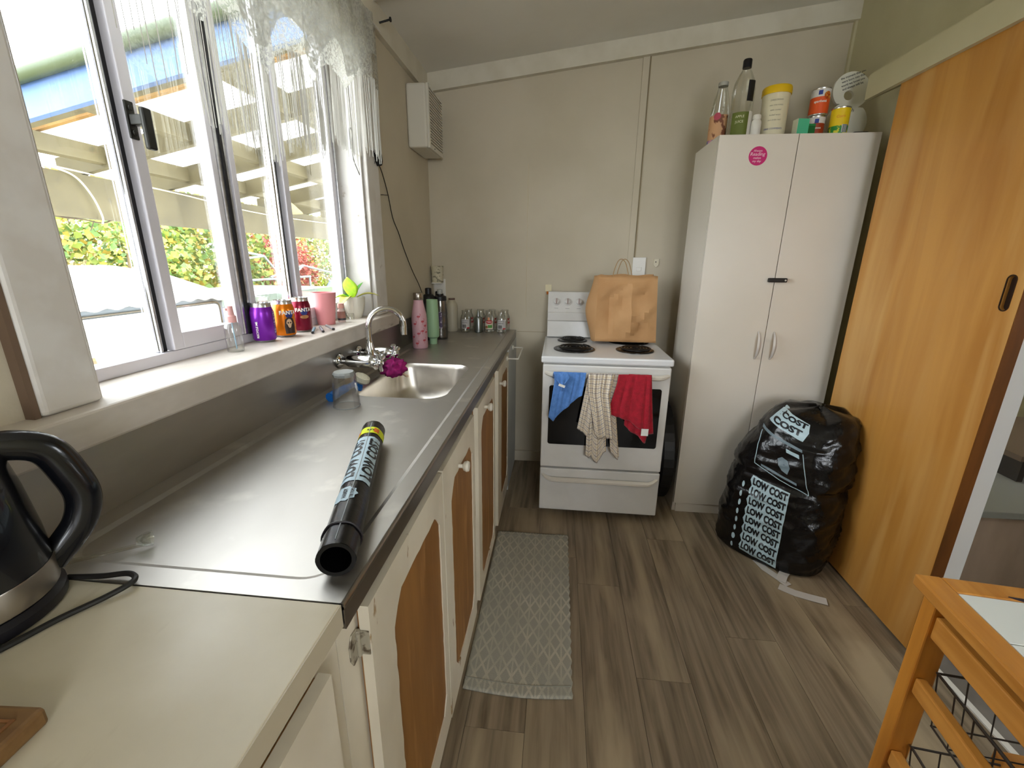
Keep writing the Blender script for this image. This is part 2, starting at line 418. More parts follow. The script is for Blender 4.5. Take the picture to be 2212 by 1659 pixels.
def interlock(y):
    o = obj('interlock', box(-.94, -.922, y + .004, y + .02, 1.142, 2.16), M_chrome, w1, bevel=.004)
    obj('interlock_rib', box(-.923, -.917, y + .007, y + .012, 1.142, 2.16), M_alu, o, bevel=.001)
    obj('brush_seal', box(-.94, -.926, y + .02, y + .031, 1.142, 2.16), M_rub, w1)
interlock(.898); interlock(1.425)
M_glass = mk_clear('window_glass', '#fdfefd', .05)
def pane(y0, y1, z0, x=-.94):
    obj('pane', box(x - .002, x + .002, y0, y1, z0, 2.162), M_glass, w1)
pane(.685, .90, 1.14); pane(1.224, 1.43, 1.14)
def sash(y0, y1):
    s = obj('sash_stile', box(-.93, -.905, y0, y0 + .028, 1.143, 2.158), M_aluw, w1, bevel=.002)
    obj('sash_stile', box(-.93, -.905, y1 - .02, y1, 1.143, 2.158), M_aluw, w1, bevel=.002)
    obj('sash_rail', box(-.93, -.905, y0 + .028, y1 - .02, 1.143, 1.182), M_aluw, w1, bevel=.002)
    obj('sash_rail', box(-.93, -.905, y0 + .028, y1 - .02, 2.125, 2.158), M_aluw, w1, bevel=.002)
    obj('pane', box(-.919, -.915, y0 + .026, y1 - .018, 1.18, 2.127), M_glass, w1)
    return s
sa = sash(.929, 1.168); sb = sash(1.456, 1.80)
M_lat = mk('latch_bronze', '#2b2a26', .45, .6)
la = MB(); la.box(-.905, -.9, .925, .945, 1.596, 1.668); la.lathe([(.006, 0), (.006, .004)], 10, M=Matrix.Translation((-.9, .935, 1.655)) @ Matrix.Rotation(PI / 2, 4, 'Y'))
la.box(-.9, -.868, .928, .944, 1.622, 1.642); la.lathe([(.006, 0), (.006, .004)], 10, M=Matrix.Translation((-.9, .935, 1.608)) @ Matrix.Rotation(PI / 2, 4, 'Y'))
lo = obj('latch', la, M_lat, w1, bevel=.002)
lv = MB().box(-.874, -.862, .925, .946, 1.575, 1.655)
obj('latch_lever', lv, M_lat, lo, bevel=.004)

# ------------------------------------------------------------------ lace valance with fringe
def cur_x(y, z): return -.762 + .006 * math.sin(y * 34) + .004 * math.sin(y * 71 + z * 3)
LACE = [(.60, 1.98), (.76, 1.96), (.9, 1.93), (.952, 1.87), (.975, 1.835), (.995, 1.826), (1.015, 1.84), (1.038, 1.89), (1.062, 1.897), (1.086, 1.882), (1.107, 1.85), (1.148, 1.827), (1.197, 1.812), (1.225, 1.806), (1.242, 1.835), (1.26, 1.868), (1.31, 1.90), (1.357, 1.905), (1.413, 1.892), (1.44, 1.872), (1.455, 1.87), (1.475, 1.91), (1.52, 1.945), (1.576, 1.953), (1.62, 1.94), (1.665, 1.922), (1.70, 1.96), (1.753, 1.992), (1.82, 2.02), (1.90, 2.03), (1.97, 2.0)]
FRIN = [(.60, 1.80), (.777, 1.72), (.837, 1.68), (.86, 1.66), (.948, 1.633), (1.041, 1.63), (1.135, 1.622), (1.227, 1.602), (1.333, 1.68), (1.399, 1.645), (1.46, 1.675), (1.564, 1.735), (1.694, 1.695), (1.787, 1.756), (1.917, 1.74), (1.97, 1.75)]
cu = thing('lace_valance', 'white lace valance with long thread fringe across the window top', 'curtain', (-.76, 1.3, 2.25))
off = Vector((-.76, 1.3, 2.25))
cm = MB()
def cfn(u, v):
    y = .60 + u * 1.37; zb = lerp_prof(LACE, y); z = 2.24 - v * (2.24 - zb)
    return Vector((cur_x(y, z), y, z)) - off
cm.grid(cfn, 180, 14)
obj('lace', cm, mk_sheer('lace_net', '#c2c1b9', .35, .92, 75), cu, smooth=True)
cm2 = MB()
def cfn2(u, v):
    y = 1.05 + u * .86; zb = lerp_prof(LACE, y) + .05 + .03 * math.sin(y * 21); z = 2.24 - v * (2.24 - zb)
    return Vector((cur_x(y, z) + .018 + .01 * math.sin(y * 25), y, z)) - off
cm2.grid(cfn2, 120, 10)
obj('lace', cm2, mk_sheer('lace_net_dense', '#b8b7af', .55, .95, 55), cu, smooth=True)
fr = MB()
yy = .78
while yy < 1.97:
    dens = .0022 if yy > 1.1 else (.006 if yy > .95 else .022)
    yy += dens * random.uniform(.5, 1.5)
    if random.random() < .12: yy += random.uniform(.003, .018)
    if yy > 1.965: break
    z0 = lerp_prof(LACE, yy) + .004; z1 = lerp_prof(FRIN, yy) + random.uniform(-.012, .03)
    if yy < .95: z1 += random.uniform(0, .12)
    xx = cur_x(yy, z0) + random.uniform(-.002, .004); dy = random.uniform(-.006, .006); k = random.uniform(-.004, .004)
    fr.tube([Vector((xx, yy, z0)) - off, Vector((xx + k, yy + dy * .4, (z0 + z1) / 2)) - off, Vector((xx + k, yy + dy, z1)) - off], random.choice((.0007, .0008, .001, .0014)), 3, cap=False)
obj('fringe', fr, mk('fringe_thread', '#cfcdc5', .8), cu, kind='stuff')
obj('curtain_wire', MB().tube([Vector((-.762, .5, 2.243)) - off, Vector((-.762, 2.02, 2.243)) - off], .003, 8), M_white, cu)

# ------------------------------------------------------------------ bench top
sb_ = thing('sink_bench', 'long stainless steel sink bench with bowl and draining area under window', 'bench', (-.54, 1.6, .92))
so = Vector((-.54, 1.6, .92))
def L(p): return Vector(p) - so
YB0, YB1, XB0, XB1 = .447, 2.80, -.785, -.272
inner = rrect(-.745, -.306, .482, 2.77, .05); outer = rrect(XB0, XB1, YB0, YB1, .002, 2); hole = rrect(-.69, -.366, 1.325, 1.81, .07, 8)
tm = MB()
tm.prism(outer, .916, .920, Matrix.Translation(-so), holes=[inner])
ins = rrect(-.735, -.316, .492, 2.76, .042)
st = MB(); n = len(inner)
st.add([L((a, b, .920)) for a, b in inner] + [L((a, b, .9155)) for a, b in ins], [(i, (i + 1) % n, n + (i + 1) % n, n + i) for i in range(n)])
obj('rim', tm, M_steel, sb_)
obj('rim_step', st, M_steel, sb_, smooth=True)
dm = MB().prism(ins, .9125, .9155, Matrix.Translation(-so), holes=[hole])
obj('drainer', dm, M_steel, sb_)
def bowl_ring(inset, z, r): return [L((a, b, z)) for a, b in rrect(-.69 + inset, -.366 - inset, 1.325 + inset, 1.81 - inset, r, 8)]
bw = MB(); rings = [(0, .9155, .07), (.004, .909, .07), (.008, .895, .07), (.015, .82, .075), (.03, .775, .085), (.055, .757, .09), (.10, .752, .06)]
vs = []; 
for i_, z_, r_ in rings: vs += bowl_ring(i_, z_, r_)
k = len(hole); fs = [(i * k + j, i * k + (j + 1) % k, (i + 1) * k + (j + 1) % k, (i + 1) * k + j) for i in range(len(rings) - 1) for j in range(k)]
fs.append(tuple(range((len(rings) - 1) * k, len(rings) * k)))
bw.add(vs, fs)
bo = obj('bowl', bw, M_bowl, sb_, smooth=True, angle=60)
obj('waste', MB().lathe([(.03, 0), (.03, .003), (.022, .004), (.018, .001)], 20, c=L((-.53, 1.57, .752))), M_chrome, bo, smooth=True)
obj('front_edge', MB().tube([L((-.272, YB0, .914)), L((-.272, YB1, .914))], .006, 10).box(-.276 - so.x, -.268 - so.x, YB0 - so.y, YB1 - so.y, .878 - .92, .914 - .92), M_edge, sb_, smooth=True)
spl = thing('splashback', 'stainless steel splashback strip running along the wall under the window sill', 'splashback', (-.788, 1.0, .92))
obj('sheet', MB().box(0, .003, -1.75, 1.8, -.004, .136), mk('upstand_steel', '#b3afa8', .36, 1.0, c2='#a5a19a', scale=(3, 2, 6)), spl)
obj('top_bead', MB().tube([(.002, -1.75, .132), (.002, 1.8, .132)], .0022, 6), M_edge, spl)
ct = thing('laminate_benchtop', 'cream laminate benchtop in front of the steel sink bench', 'benchtop', (-.54, -.1, .92))
co = Vector((-.54, -.1, .92))
obj('top', MB().box(-.785 - co.x, -.272 - co.x, -1.0 - co.y, .445 - co.y, -.012, 0), M_cream, ct, bevel=.0015)
obj('edge_strip', MB().box(-.2815 - co.x, -.2705 - co.x, -1.0 - co.y, .445 - co.y, -.036, -.001), mk('laminate_edge', '#b9ae97', .4), ct)
obj('core_board', MB().box(-.785 - co.x, -.2815 - co.x, -1.0 - co.y, .445 - co.y, -.036, -.012), M_dark, ct)

# ------------------------------------------------------------------ base cabinets
def knob(parent, p, mat, r=.016):
    Mx = Matrix.Translation(p) @ Matrix.Rotation(PI / 2, 4, 'Y')
    return obj('knob', MB().lathe([(.006, 0), (.006, .012), (r * .8, .016), (r, .024), (r * .85, .03), (0, .033)], 16, M=Mx), mat, parent, smooth=True)
def cab_door(parent, y0, y1, z0, z1, shape, knob_at=None, hinges=(), o=Vector((0, 0, 0)), jit=0):
    """painted overlay door with a cut-cornered bare panel; faces +x"""
    xf = -.262; xb = -.283
    M = frame3((0, 1, 0), (0, 0, 1), (1, 0, 0)); M = Matrix.Translation(-o) @ M
    rnd = random.Random(int(y0 * 1000) + jit)
    py0, py1, pz0, pz1 = shape
    c = .026
    pts = [(py0 + c, pz0), (py1 - c, pz0), (py1, pz0 + c * 1.6), (py1, pz1 - c * 1.6), (py1 - c, pz1 - .01), (py1 - c * 1.6, pz1), (py0 + c * 1.6, pz1), (py0 + c * .8, pz1 - .02), (py0, pz1 - c * 1.9), (py0, pz0 + c * 1.6)]
    out = []
    for (a, b), (a2, b2) in zip(pts, pts[1:] + pts[:1]):
        nseg = max(1, int(math.hypot(a2 - a, b2 - b) / .02))
        for k in range(nseg):
            t = k / nseg; out.append((a + (a2 - a) * t + rnd.uniform(-.0022, .0022), b + (b2 - b) * t + rnd.uniform(-.0022, .0022)))
    d = obj('door', MB().prism([(y0, z0), (y1, z0), (y1, z1), (y0, z1)], xb + .004, xf, M, holes=[out]), M_cab, parent, bevel=0)
    obj('door_panel', MB().box(xb, xf - .0035, y0 + .004, y1 - .004, z0 + .004, z1 - .004, Matrix.Translation(-o)), M_cabin, d)
    if knob_at: knob(d, Vector((xf, *knob_at)) - o, mk('knob_white', '#d8d2c4', .35))
    for hz in hinges:
        h = MB().prism([(y0 - .026, hz - .012), (y0 - .018, hz - .028), (y0 - .002, hz - .026), (y0 - .002, hz + .026), (y0 - .018, hz + .028), (y0 - .026, hz + .012)], -.2852, -.2825, Matrix.Translation(-o) @ frame3((0, 1, 0), (0, 0, 1), (1, 0, 0))); h.box(-.281, -.264, y0 - .0025, y0, hz - .022, hz + .022, Matrix.Translation(-o))
        h.tube([Vector((-.281, y0 - .003, hz - .024)) - o, Vector((-.281, y0 - .003, hz + .024)) - o], .0042, 8)
        hg = obj('hinge', h, mk('hinge_painted', '#a79f8c', .5, .3, c2='#5a4d3c', scale=(60, 60, 60), lo=.5, hi=.6), d, bevel=.002)
        hg['label'] = 'worn painted metal hinge'
    return d
def unit(label, y0, y1, doors, bottom=.0):
    o = Vector((-.5, (y0 + y1) / 2, 0))
    t = thing('base_cabinet', label, 'cabinet', o, group='base cabinets under the bench')
    T = Matrix.Translation(-o)
    b = MB().box(-.80, -.30, y0, y1, .06, .735, T)
    obj('carcass', b, M_dark, t)
    ff = MB(); M = Matrix.Translation(-o) @ frame3((0, 1, 0), (0, 0, 1), (1, 0, 0))
    holes = [[(d[0] + .02, .12), (d[1] - .02, .12), (d[1] - .02, .83), (d[0] + .02, .83)] for d in doors]
    ff.prism([(y0, .004), (y1, .004), (y1, .877), (y0, .877)], -.30, -.285, M, holes=holes)
    obj('face_frame', ff, M_cab, t)
    for d in doors:
        cab_door(t, d[0], d[1], d[2], d[3], d[4], d[5], d[6], o)
    return t
unit('worn white base cabinet below the cream benchtop with a chipped door', -.55, .445, [(-.1, .392, .085, .865, (-.03, .325, .17, .77), None, ())])
unit('double base cabinet with two bare brown door panels and exposed hinge below draining area', .447, 1.36, [(.50, .918, .085, .866, (.585, .885, .17, .79), None, (.8, .2)), (.926, 1.322, .075, .868, (1.0, 1.285, .16, .79), (1.09, .80), ())])
unit('base cabinet with chipped red-brown door panel below the sink bowl', 1.362, 1.855, [(1.392, 1.80, .065, .868, (1.455, 1.77, .12, .80), (1.53, .825), ())])
unit('farthest narrow base cabinet with round white knob beside the wire towel rail', 1.857, 2.36, [(1.91, 2.335, .055, .868, (2.03, 2.30, .15, .805), (1.96, .795), ())])
ep = thing('end_panel_cabinet', 'plain pale blue-white cupboard end below the bench at the back wall', 'cabinet', (-.5, 2.58, 0))
obj('body', MB().box(-.28, .235, -.218, .215, .004, .876), mk('panel_pale_blue', '#c9c9c4', .5, c2='#bdbdb6', scale=(5, 5, 3)), ep)
rl = thing('towel_rail', 'small white wire towel rail fixed to the cupboard end', 'towel rail', (-.262, 2.4, .85))
obj('wire', MB().tube([(0, .16, 0), (.06, .16, .0), (.06, -.15, 0), (-.004, -.15, 0)], .0035, 8), mk('wire_white', '#dcd8cc', .4), rl)
obj('mount', MB().lathe([(.013, 0), (.013, .006), (.006, .010)], 14, M=Matrix.Translation((-.003, -.15, 0)) @ Matrix.Rotation(PI / 2, 4, 'Y')), mk('wire_white', '#dcd8cc'), rl, smooth=True)
obj('mount', MB().lathe([(.013, 0), (.013, .006), (.006, .010)], 14, M=Matrix.Translation((-.003, .16, 0)) @ Matrix.Rotation(PI / 2, 4, 'Y')), mk('wire_white', '#dcd8cc'), rl, smooth=True)

# ------------------------------------------------------------------ stove
M_enam = mk('enamel_white', '#dcdad6', .22, c2='#d3d1cc', scale=(4, 4, 4))
M_enamtop = mk('enamel_white_hob', '#dedfe0', .2)
M_blkgl = mk('oven_glass', '#050505', .08, spec=.5)
M_blk = mk('black_enamel', '#0c0b0b', .25)
M_coil = mk('coil_metal', '#1d1a19', .38, .5)
M_drip = mk('drip_bowl_chrome', '#3b3836', .22, 1.0)
sv = thing('stove', 'white freestanding electric stove with four coil burners against the back wall', 'stove', (.247, 2.43, 0))
so = Vector((.247, 2.43, 0)); T = Matrix.Translation(-so)
def sbx(*a): return MB().box(*a, T)
SX0, SX1 = -.068, .562
obj('body', sbx(SX0 + .004, SX1 - .004, 2.14, 2.72, .03, .868), M_enam, sv, bevel=.003)
obj('foot', sbx(SX0 + .03, SX0 + .08, 2.2, 2.25, 0, .032), M_blk, sv); obj('foot', sbx(SX1 - .08, SX1 - .03, 2.2, 2.25, 0, .032), M_blk, sv)
obj('foot', sbx(SX0 + .03, SX0 + .08, 2.6, 2.65, 0, .032), M_blk, sv); obj('foot', sbx(SX1 - .08, SX1 - .03, 2.6, 2.65, 0, .032), M_blk, sv)
hob = obj('hob', sbx(SX0 - .006, SX1 + .006, 2.112, 2.72, .866, .9), M_enamtop, sv, bevel=.008, bseg=3)
# backguard with control panel
bgp = [(2.70, .9), (2.66, .905), (2.672, 1.0), (2.664, 1.005), (2.664, 1.05), (2.672, 1.055), (2.705, 1.172), (2.735, 1.175), (2.735, .9)]
bgd = obj('backguard', MB().prism([(a, b) for a, b in bgp], SX0 + .005, SX1 - .005, T @ frame3((0, 1, 0), (0, 0, 1), (1, 0, 0))), M_enam, sv, bevel=.003)
pn = Vector((0, -math.cos(.275), math.sin(.275)))
for i in range(6):
    kx = -.012 + i * .067 + (.16 if i > 2 else 0)
    if i > 3: kx = .40 + (i - 4) * .075
    kp = Vector((kx, 2.688, 1.115))
    Mk = T @ Matrix.Translation(kp) @ pn.to_track_quat('Z', 'Y').to_matrix().to_4x4()
    kn = obj('knob', MB().lathe([(.023, 0), (.023, .004), (.017, .006), (.016, .018), (.013, .02), (0, .02)], 20, M=Mk), mk('knob_enamel', '#d5d2cd', .35), bgd, smooth=True)
    obj('knob_grip', MB().box(-.0035, .0035, -.016, .016, .018, .028, Mk), mk('knob_grip_grey', '#a58f88', .4), kn, bevel=.002)
    obj('dial_mark', MB().box(-.012, .012, -.041, -.039, 0, .0008, Mk), mk('print_grey', '#8d8a88', .6), bgd)
obj('indicator_lamp', MB().lathe([(.007, 0), (.007, .003), (0, .005)], 12, M=T @ Matrix.Translation((.215, 2.688, 1.115)) @ pn.to_track_quat('Z', 'Y').to_matrix().to_4x4()), mk('lamp_red', '#7a1d22', .3), bgd, smooth=True)
def burner(x, y, r):
    ring = obj('burner', MB().lathe([(r * 1.12, .0), (r * 1.12, .004), (r * 1.06, .006), (r * 1.0, .004), (r * .96, -.0)], 36, c=Vector((x, y, .9)) - so), M_blk, hob, smooth=True)
    obj('drip_bowl', MB().lathe([(r * .98, .004), (r * .9, .001), (r * .4, .0008), (0, .0008)], 30, c=Vector((x, y, .9)) - so, cap=False), M_drip, ring, smooth=True)
    pts = []; turns = 4.2
    for k in range(int(turns * 26)):
        a = 2 * PI * k / 26; rr = .014 + (r * .93 - .014) * k / (turns * 26)
        pts.append(Vector((x + rr * math.cos(a), y + rr * math.sin(a), .912)) - so)
    obj('coil', MB().tube(pts, .0048, 6), M_coil, ring, smooth=True)
    return ring
burner(.09, 2.575, .078); burner(.093, 2.315, .098); burner(.412, 2.325, .088); burner(.415, 2.585, .105)
# oven door, handle, window, drawer
od = obj('oven_door', sbx(SX0 + .003, SX1 - .003, 2.113, 2.141, .302, .858), M_enam, sv, bevel=.006, bseg=3)
obj('door_window', MB().prism(rrect(-.03, .522, .434, .752, .012), -2.1132, -2.111, T @ frame3((1, 0, 0), (0, 0, 1), (0, -1, 0))), M_blkgl, od)
def bar_handle(parent, x0, x1, z, depth, hh, bow):
    mb = MB(); n = 24; vs = []; fs = []
    for i in range(n + 1):
        t = i / n; x = x0 + (x1 - x0) * t; e = min(1, min(t, 1 - t) / .09); e = math.sin(e * PI / 2)
        yo = 2.113 - depth * e; zc = z - bow * (1 - e) * -1
        h = hh * (.75 + .25 * e)
        vs += [Vector((x, yo - .006, zc + h * .3)) - so, Vector((x, yo + .008, zc + h)) - so, Vector((x, min(yo + .016, 2.113), zc + h * .2)) - so, Vector((x, yo + .006, zc - h)) - so, Vector((x, yo - .006, zc - h * .4)) - so]
    for i in range(n):
        for k in range(5): fs.append((i * 5 + k, i * 5 + (k + 1) % 5, (i + 1) * 5 + (k + 1) % 5, (i + 1) * 5 + k))
    fs += [tuple(range(5)), tuple(range(n * 5 + 4, n * 5 - 1, -1))]
    mb.add(vs, fs); return obj('handle', mb, mk('handle_cream', '#d4cec2', .35), parent, smooth=True)
bar_handle(od, -.055, .552, .812, .03, .014, .006)
dr = obj('drawer', sbx(SX0 + .003, SX1 - .003, 2.113, 2.141, .045, .292), M_enam, sv, bevel=.006, bseg=3)
bar_handle(dr, -.055, .548, .236, .024, .014, .02)
tp = thing('tape_tab', 'small cream tape tab stuck above the stove backguard corner', 'tape', (-.065, 2.795, 1.19))
obj('paper', MB().box(-.02, .018, -.002, .003, -.022, .02), mk('tape_cream', '#e0d6b4', .6), tp); obj('orange_tip', MB().box(-.012, 0, -.004, .003, -.04, -.022), mk('tape_orange', '#d97a20', .5), tp)

# ------------------------------------------------------------------ towels over the oven handle
def cloth_strip(cols, rows, fn): return MB().grid(fn, cols, rows)
M_tblue = mk('towel_blue', '#5e8fd6', .95, c2='#4f7fc4', scale=(60, 60, 60), lo=.35, hi=.65, bump=.5, bscale=(240, 240, 240), sheen=.3)
M_tred = mk('towel_red', '#b0122a', .95, c2='#980d22', scale=(50, 50, 50), lo=.35, hi=.65, bump=.6, bscale=(240, 240, 240), sheen=.3)
def mk_check():
    m = mk('towel_check', '#e2d9c8', .9, bump=.3, bscale=(260, 260, 260)); nt = m.node_tree; N = nt.nodes; L = nt.links; b = N['Principled BSDF']
    tc = N.new('ShaderNodeUVMap'); sep = N.new('ShaderNodeSeparateXYZ'); L.new(tc.outputs[0], sep.inputs[0])
    col = None; base = hexc('#e6ddcb')
    for ax, per, wd, c, ph in ((0, .022, .22, '#6b5a70', 0), (0, .022, .16, '#c9a66a', .5), (1, .026, .14, '#4b4260', 0), (1, .026, .12, '#c4a882', .5)):
        d = N.new('ShaderNodeMath'); d.operation = 'MULTIPLY_ADD'; d.inputs[1].default_value = 1 / per; d.inputs[2].default_value = ph; L.new(sep.outputs[ax], d.inputs[0])
        f = N.new('ShaderNodeMath'); f.operation = 'FRACT'; L.new(d.outputs[0], f.inputs[0])
        g = N.new('ShaderNodeMath'); g.operation = 'LESS_THAN'; g.inputs[1].default_value = wd; L.new(f.outputs[0], g.inputs[0])
        k = N.new('ShaderNodeMath'); k.operation = 'MULTIPLY'; k.inputs[1].default_value = .6; L.new(g.outputs[0], k.inputs[0])
        mx = N.new('ShaderNodeMix'); mx.data_type = 'RGBA'; mx.inputs[6].default_value = base; mx.inputs[7].default_value = hexc(c)
        if col: L.new(col, mx.inputs[6])
        L.new(k.outputs[0], mx.inputs[0]); col = mx.outputs[2]
    L.new(col, b.inputs['Base Color']); return m
M_chk = mk_check()
HZ, HY = .828, 2.083
def hang(name, mat, parent, left, right, bottom, yfront, amp, waves, ph=0, thick=.004, over=True, nu=40, nv=34, o=Vector((0, 0, 0)), uvs=False, ybulge=0):
    """cloth that comes over the rail and hangs: left/right = (v, x) profiles, bottom = (u, z) profile"""
    def fn(u, v):
        x = lerp_prof(left, v) * (1 - u) + lerp_prof(right, v) * u
        zb = lerp_prof(bottom, u)
        if v < .12 and over:
            a = (1 - v / .12) * PI * .75; z = HZ + .012 * math.cos(a * .9) * 1.0 - .006 + (.0 if a < 1.6 else -.02 * (a - 1.6)); y = HY - .012 + .014 * (1 - math.cos(a)) + yfront
        else:
            vv = (v - .12) / .88 if over else v
            z = HZ + .006 - (HZ + .006 - zb) * max(0, vv); y = HY - .012 + yfront - ybulge * math.sin(PI * min(1, vv))
        w = amp * min(1, .35 + v) * (math.sin(u * waves * 2 * PI + ph) + .4 * math.sin(u * waves * 4.3 * PI + ph * 2 + v * 2))
        return Vector((x + .25 * w * v, y - abs(w) * .9 - w * .2, z)) - o
    mb = MB().grid(fn, nu, nv)
    ob = obj(name, mb, mat, parent, smooth=True, solid=thick, angle=180)
    if uvs:
        uv = ob.data.uv_layers.new(name='UVMap')
        wid = .30
        for l in ob.data.loops:
            i = l.vertex_index; uv.data[l.index].uv = ((i % nu) / (nu - 1) * wid, (i // nu) / (nv - 1) * .42)
    return ob
o = Vector((.06, 2.07, .83))
tb = thing('blue_towel', 'blue terry hand towel hanging at the left of the oven handle', 'towel', o)
hang('cloth', M_tblue, tb, [(0, -.012), (.3, -.005), (1, -.03)], [(0, .148), (.3, .145), (.75, .135), (1, .13)], [(0, .60), (.15, .578), (.35, .62), (.6, .66), (.85, .70), (1, .72)], -.004, .006, 2.2, .4, o=o)
hang('corner_fold', M_tblue, tb, [(0, -.015), (.5, .0), (1, .028)], [(0, .05), (.4, .07), (1, .04)], [(0, .765), (.5, .74), (1, .77)], -.020, .006, 1.0, 1.2, o=o, nu=16, nv=16)
obj('care_tag', MB().box(-.02, .012, -.001, .001, -.006, .006, Matrix.Translation(Vector((.035, 2.036, .772)) - o) @ Matrix.Rotation(.35, 4, 'Y')), mk('tag_white', '#e8e6e0', .7), tb)
o = Vector((.23, 2.07, .83))
tt = thing('tea_towel', 'checked cream tea towel bunched over the middle of the oven handle', 'towel', o)
hang('cloth', M_chk, tt, [(0, .155), (.35, .16), (1, .205)], [(0, .285), (.4, .265), (1, .295)], [(0, .52), (.25, .50), (.4, .50), (.55, .535), (.7, .50), (1, .51)], -.014, .016, 2.6, .2, o=o, uvs=True, nu=48)
hang('under_fold', M_chk, tt, [(0, .16), (.5, .16), (1, .165)], [(0, .24), (.4, .25), (1, .262)], [(0, .40), (.2, .385), (.3, .40), (.45, .37), (.65, .36), (1, .43)], -.003, .010, 2.0, 1.4, o=o, uvs=True)
hang('side_fold', M_chk, tt, [(0, .165), (.4, .145), (1, .115)], [(0, .22), (.5, .19), (1, .17)], [(0, .545), (.5, .53), (1, .50)], -.006, .007, 1.4, .7, o=o, uvs=True, nu=24)
hang('side_fold', M_chk, tt, [(0, .25), (.4, .262), (1, .285)], [(0, .30), (.5, .30), (1, .335)], [(0, .44), (.4, .41), (.8, .385), (1, .40)], -.002, .008, 1.3, 2.2, o=o, uvs=True, nu=24)
o = Vector((.39, 2.07, .83))
tr_ = thing('red_towel', 'crimson terry hand towel with white care tag on the oven handle', 'towel', o)
hang('cloth', M_tred, tr_, [(0, .303), (.3, .295), (.8, .268), (1, .272)], [(0, .452), (.4, .455), (1, .468)], [(0, .63), (.25, .615), (.5, .60), (.7, .565), (.85, .555), (1, .56)], -.012, .008, 1.6, .9, o=o)
hang('under_fold', M_tred, tr_, [(0, .35), (.5, .345), (1, .345)], [(0, .452), (.5, .47), (1, .492)], [(0, .575), (.25, .54), (.5, .52), (.68, .485), (.74, .482), (.8, .53), (1, .535)], -.002, .006, 1.5, 2.0, o=o)
obj('care_tag', MB().box(-.017, .017, -.001, .001, -.018, .018, Matrix.Translation(Vector((.445, 2.045, .548)) - o)), mk('tag_white', '#e8e6e0'), tr_)

# ------------------------------------------------------------------ paper bag on the stove
M_kraft = mk('kraft_paper', '#c59a6b', .8, c2='#b98c5d', scale=(9, 9, 9), lo=.3, hi=.7, bump=.12, bscale=(200, 200, 200))
o = Vector((.375, 2.54, .918)); pb = thing('paper_bag', 'crumpled brown paper carrier bag standing on the stove burners', 'bag', o)
bm = bmesh.new(); rb = random.Random(3)
nx, ny, nz = 14, 8, 20
def bagp(side, s, t):
    """side 0 front, 1 right, 2 back, 3 left; s along, t up"""
    x0, x1 = .212 + .0 * t, .548 - .022 * t; y0 = 2.47 + .005 * t; y1 = 2.61 - .02 * t
    z = .918 + .358 * t
    pin = .030 * math.sin(PI * min(1, max(0, t)) ** .8)
    if side == 0: p = Vector((x0 + (x1 - x0) * s, y0, z))
    elif side == 1: p = Vector((x1 + .012 * math.sin(PI * s) * (-1), y0 + (y1 - y0) * s, z))
    elif side == 2: p = Vector((x1 + (x0 - x1) * s, y1, z + .006))
    else: p = Vector((x0 - .045 * math.sin(PI * s) * math.exp(-((t - .5) / .35) ** 2) - .012 * math.sin(PI * s), y1 + (y0 - y1) * s, z - .004))
    return p
crumple = [(rb.uniform(.2, .55), rb.uniform(.95, 1.25), rb.uniform(-1, 1), rb.uniform(-1, 1), rb.uniform(.02, .05), rb.uniform(-.016, .019)) for _ in range(22)]
mb = MB(); per = []
for side, n_ in ((0, nx), (1, ny), (2, nx), (3, ny)):
    for i in range(n_): per.append((side, i / n_))
def bf(u, v):
    i = int(round(u * len(per))) % len(per); side, s = per[i]; p = bagp(side, s, v)
    if side == 0:
        d = 0
        for cx, cz, dx, dz, w_, a_ in crumple:
            q = (p.x - cx) * dx + (p.z - cz) * dz; r2 = math.hypot(p.x - cx, p.z - cz); d += a_ * math.exp(-(q / (w_ * .5)) ** 2) * math.exp(-(r2 / .11) ** 2)
        d += .010 * math.exp(-((p.x - .40 - .10 * (p.z - 1.05)) / .014) ** 2) * (1 - v)
        e = min(1, 8 * min(s, 1 - s)); p.y -= d * e * min(1, v * 6)
    p.z += .004 * math.sin(p.x * 40) * (1 if v > .97 else 0)
    return p - o
mb.grid(bf, len(per), nz, closed_u=True)
bs = MB().box(.215 - o.x, .545 - o.x, 2.472 - o.y, 2.608 - o.y, 0, .002)
obj('bag_body', mb, M_kraft, pb, solid=.0012, smooth=True, angle=25); obj('bag_base', bs, M_kraft, pb)
M_twine = mk('paper_twine', '#a8885e', .85)
for yy_, dx in ((2.478, -.008), (2.598, .028)):
    pts = bez([(.297 + dx, yy_, 1.262), (.300 + dx, yy_, 1.30), (.318 + dx, yy_ + .01, 1.352), (.338 + dx, yy_ + .012, 1.366), (.358 + dx, yy_ + .01, 1.35), (.372 + dx, yy_, 1.31), (.384 + dx, yy_, 1.262)], 8)
    obj('handle', MB().tube([p - o for p in pts], .0022, 7), M_twine, pb, smooth=True)

# ------------------------------------------------------------------ wardrobe
M_ward = mk('melamine_white', '#ddd6ca', .38, c2='#d8d1c4', scale=(2, 2, 2))
o = Vector((1.019, 2.42, 0)); wd = thing('wardrobe', 'tall white two-door melamine cupboard beside the sliding door', 'wardrobe', o); T = Matrix.Translation(-o)
def wbx(*a): return MB().box(*a, T)
obj('side_panel', wbx(.683, .699, 2.262, 2.60, 0, 1.884), M_ward, wd); obj('side_panel', wbx(1.339, 1.355, 2.262, 2.60, 0, 1.884), M_ward, wd)
obj('top_panel', wbx(.683, 1.355, 2.262, 2.60, 1.884, 1.9), M_ward, wd); obj('back_panel', wbx(.699, 1.339, 2.59, 2.60, .05, 1.884), M_ward, wd)
obj('plinth', wbx(.699, 1.339, 2.252, 2.268, 0, .053), M_ward, wd); obj('base_panel', wbx(.699, 1.339, 2.262, 2.59, .053, .069), M_ward, wd)
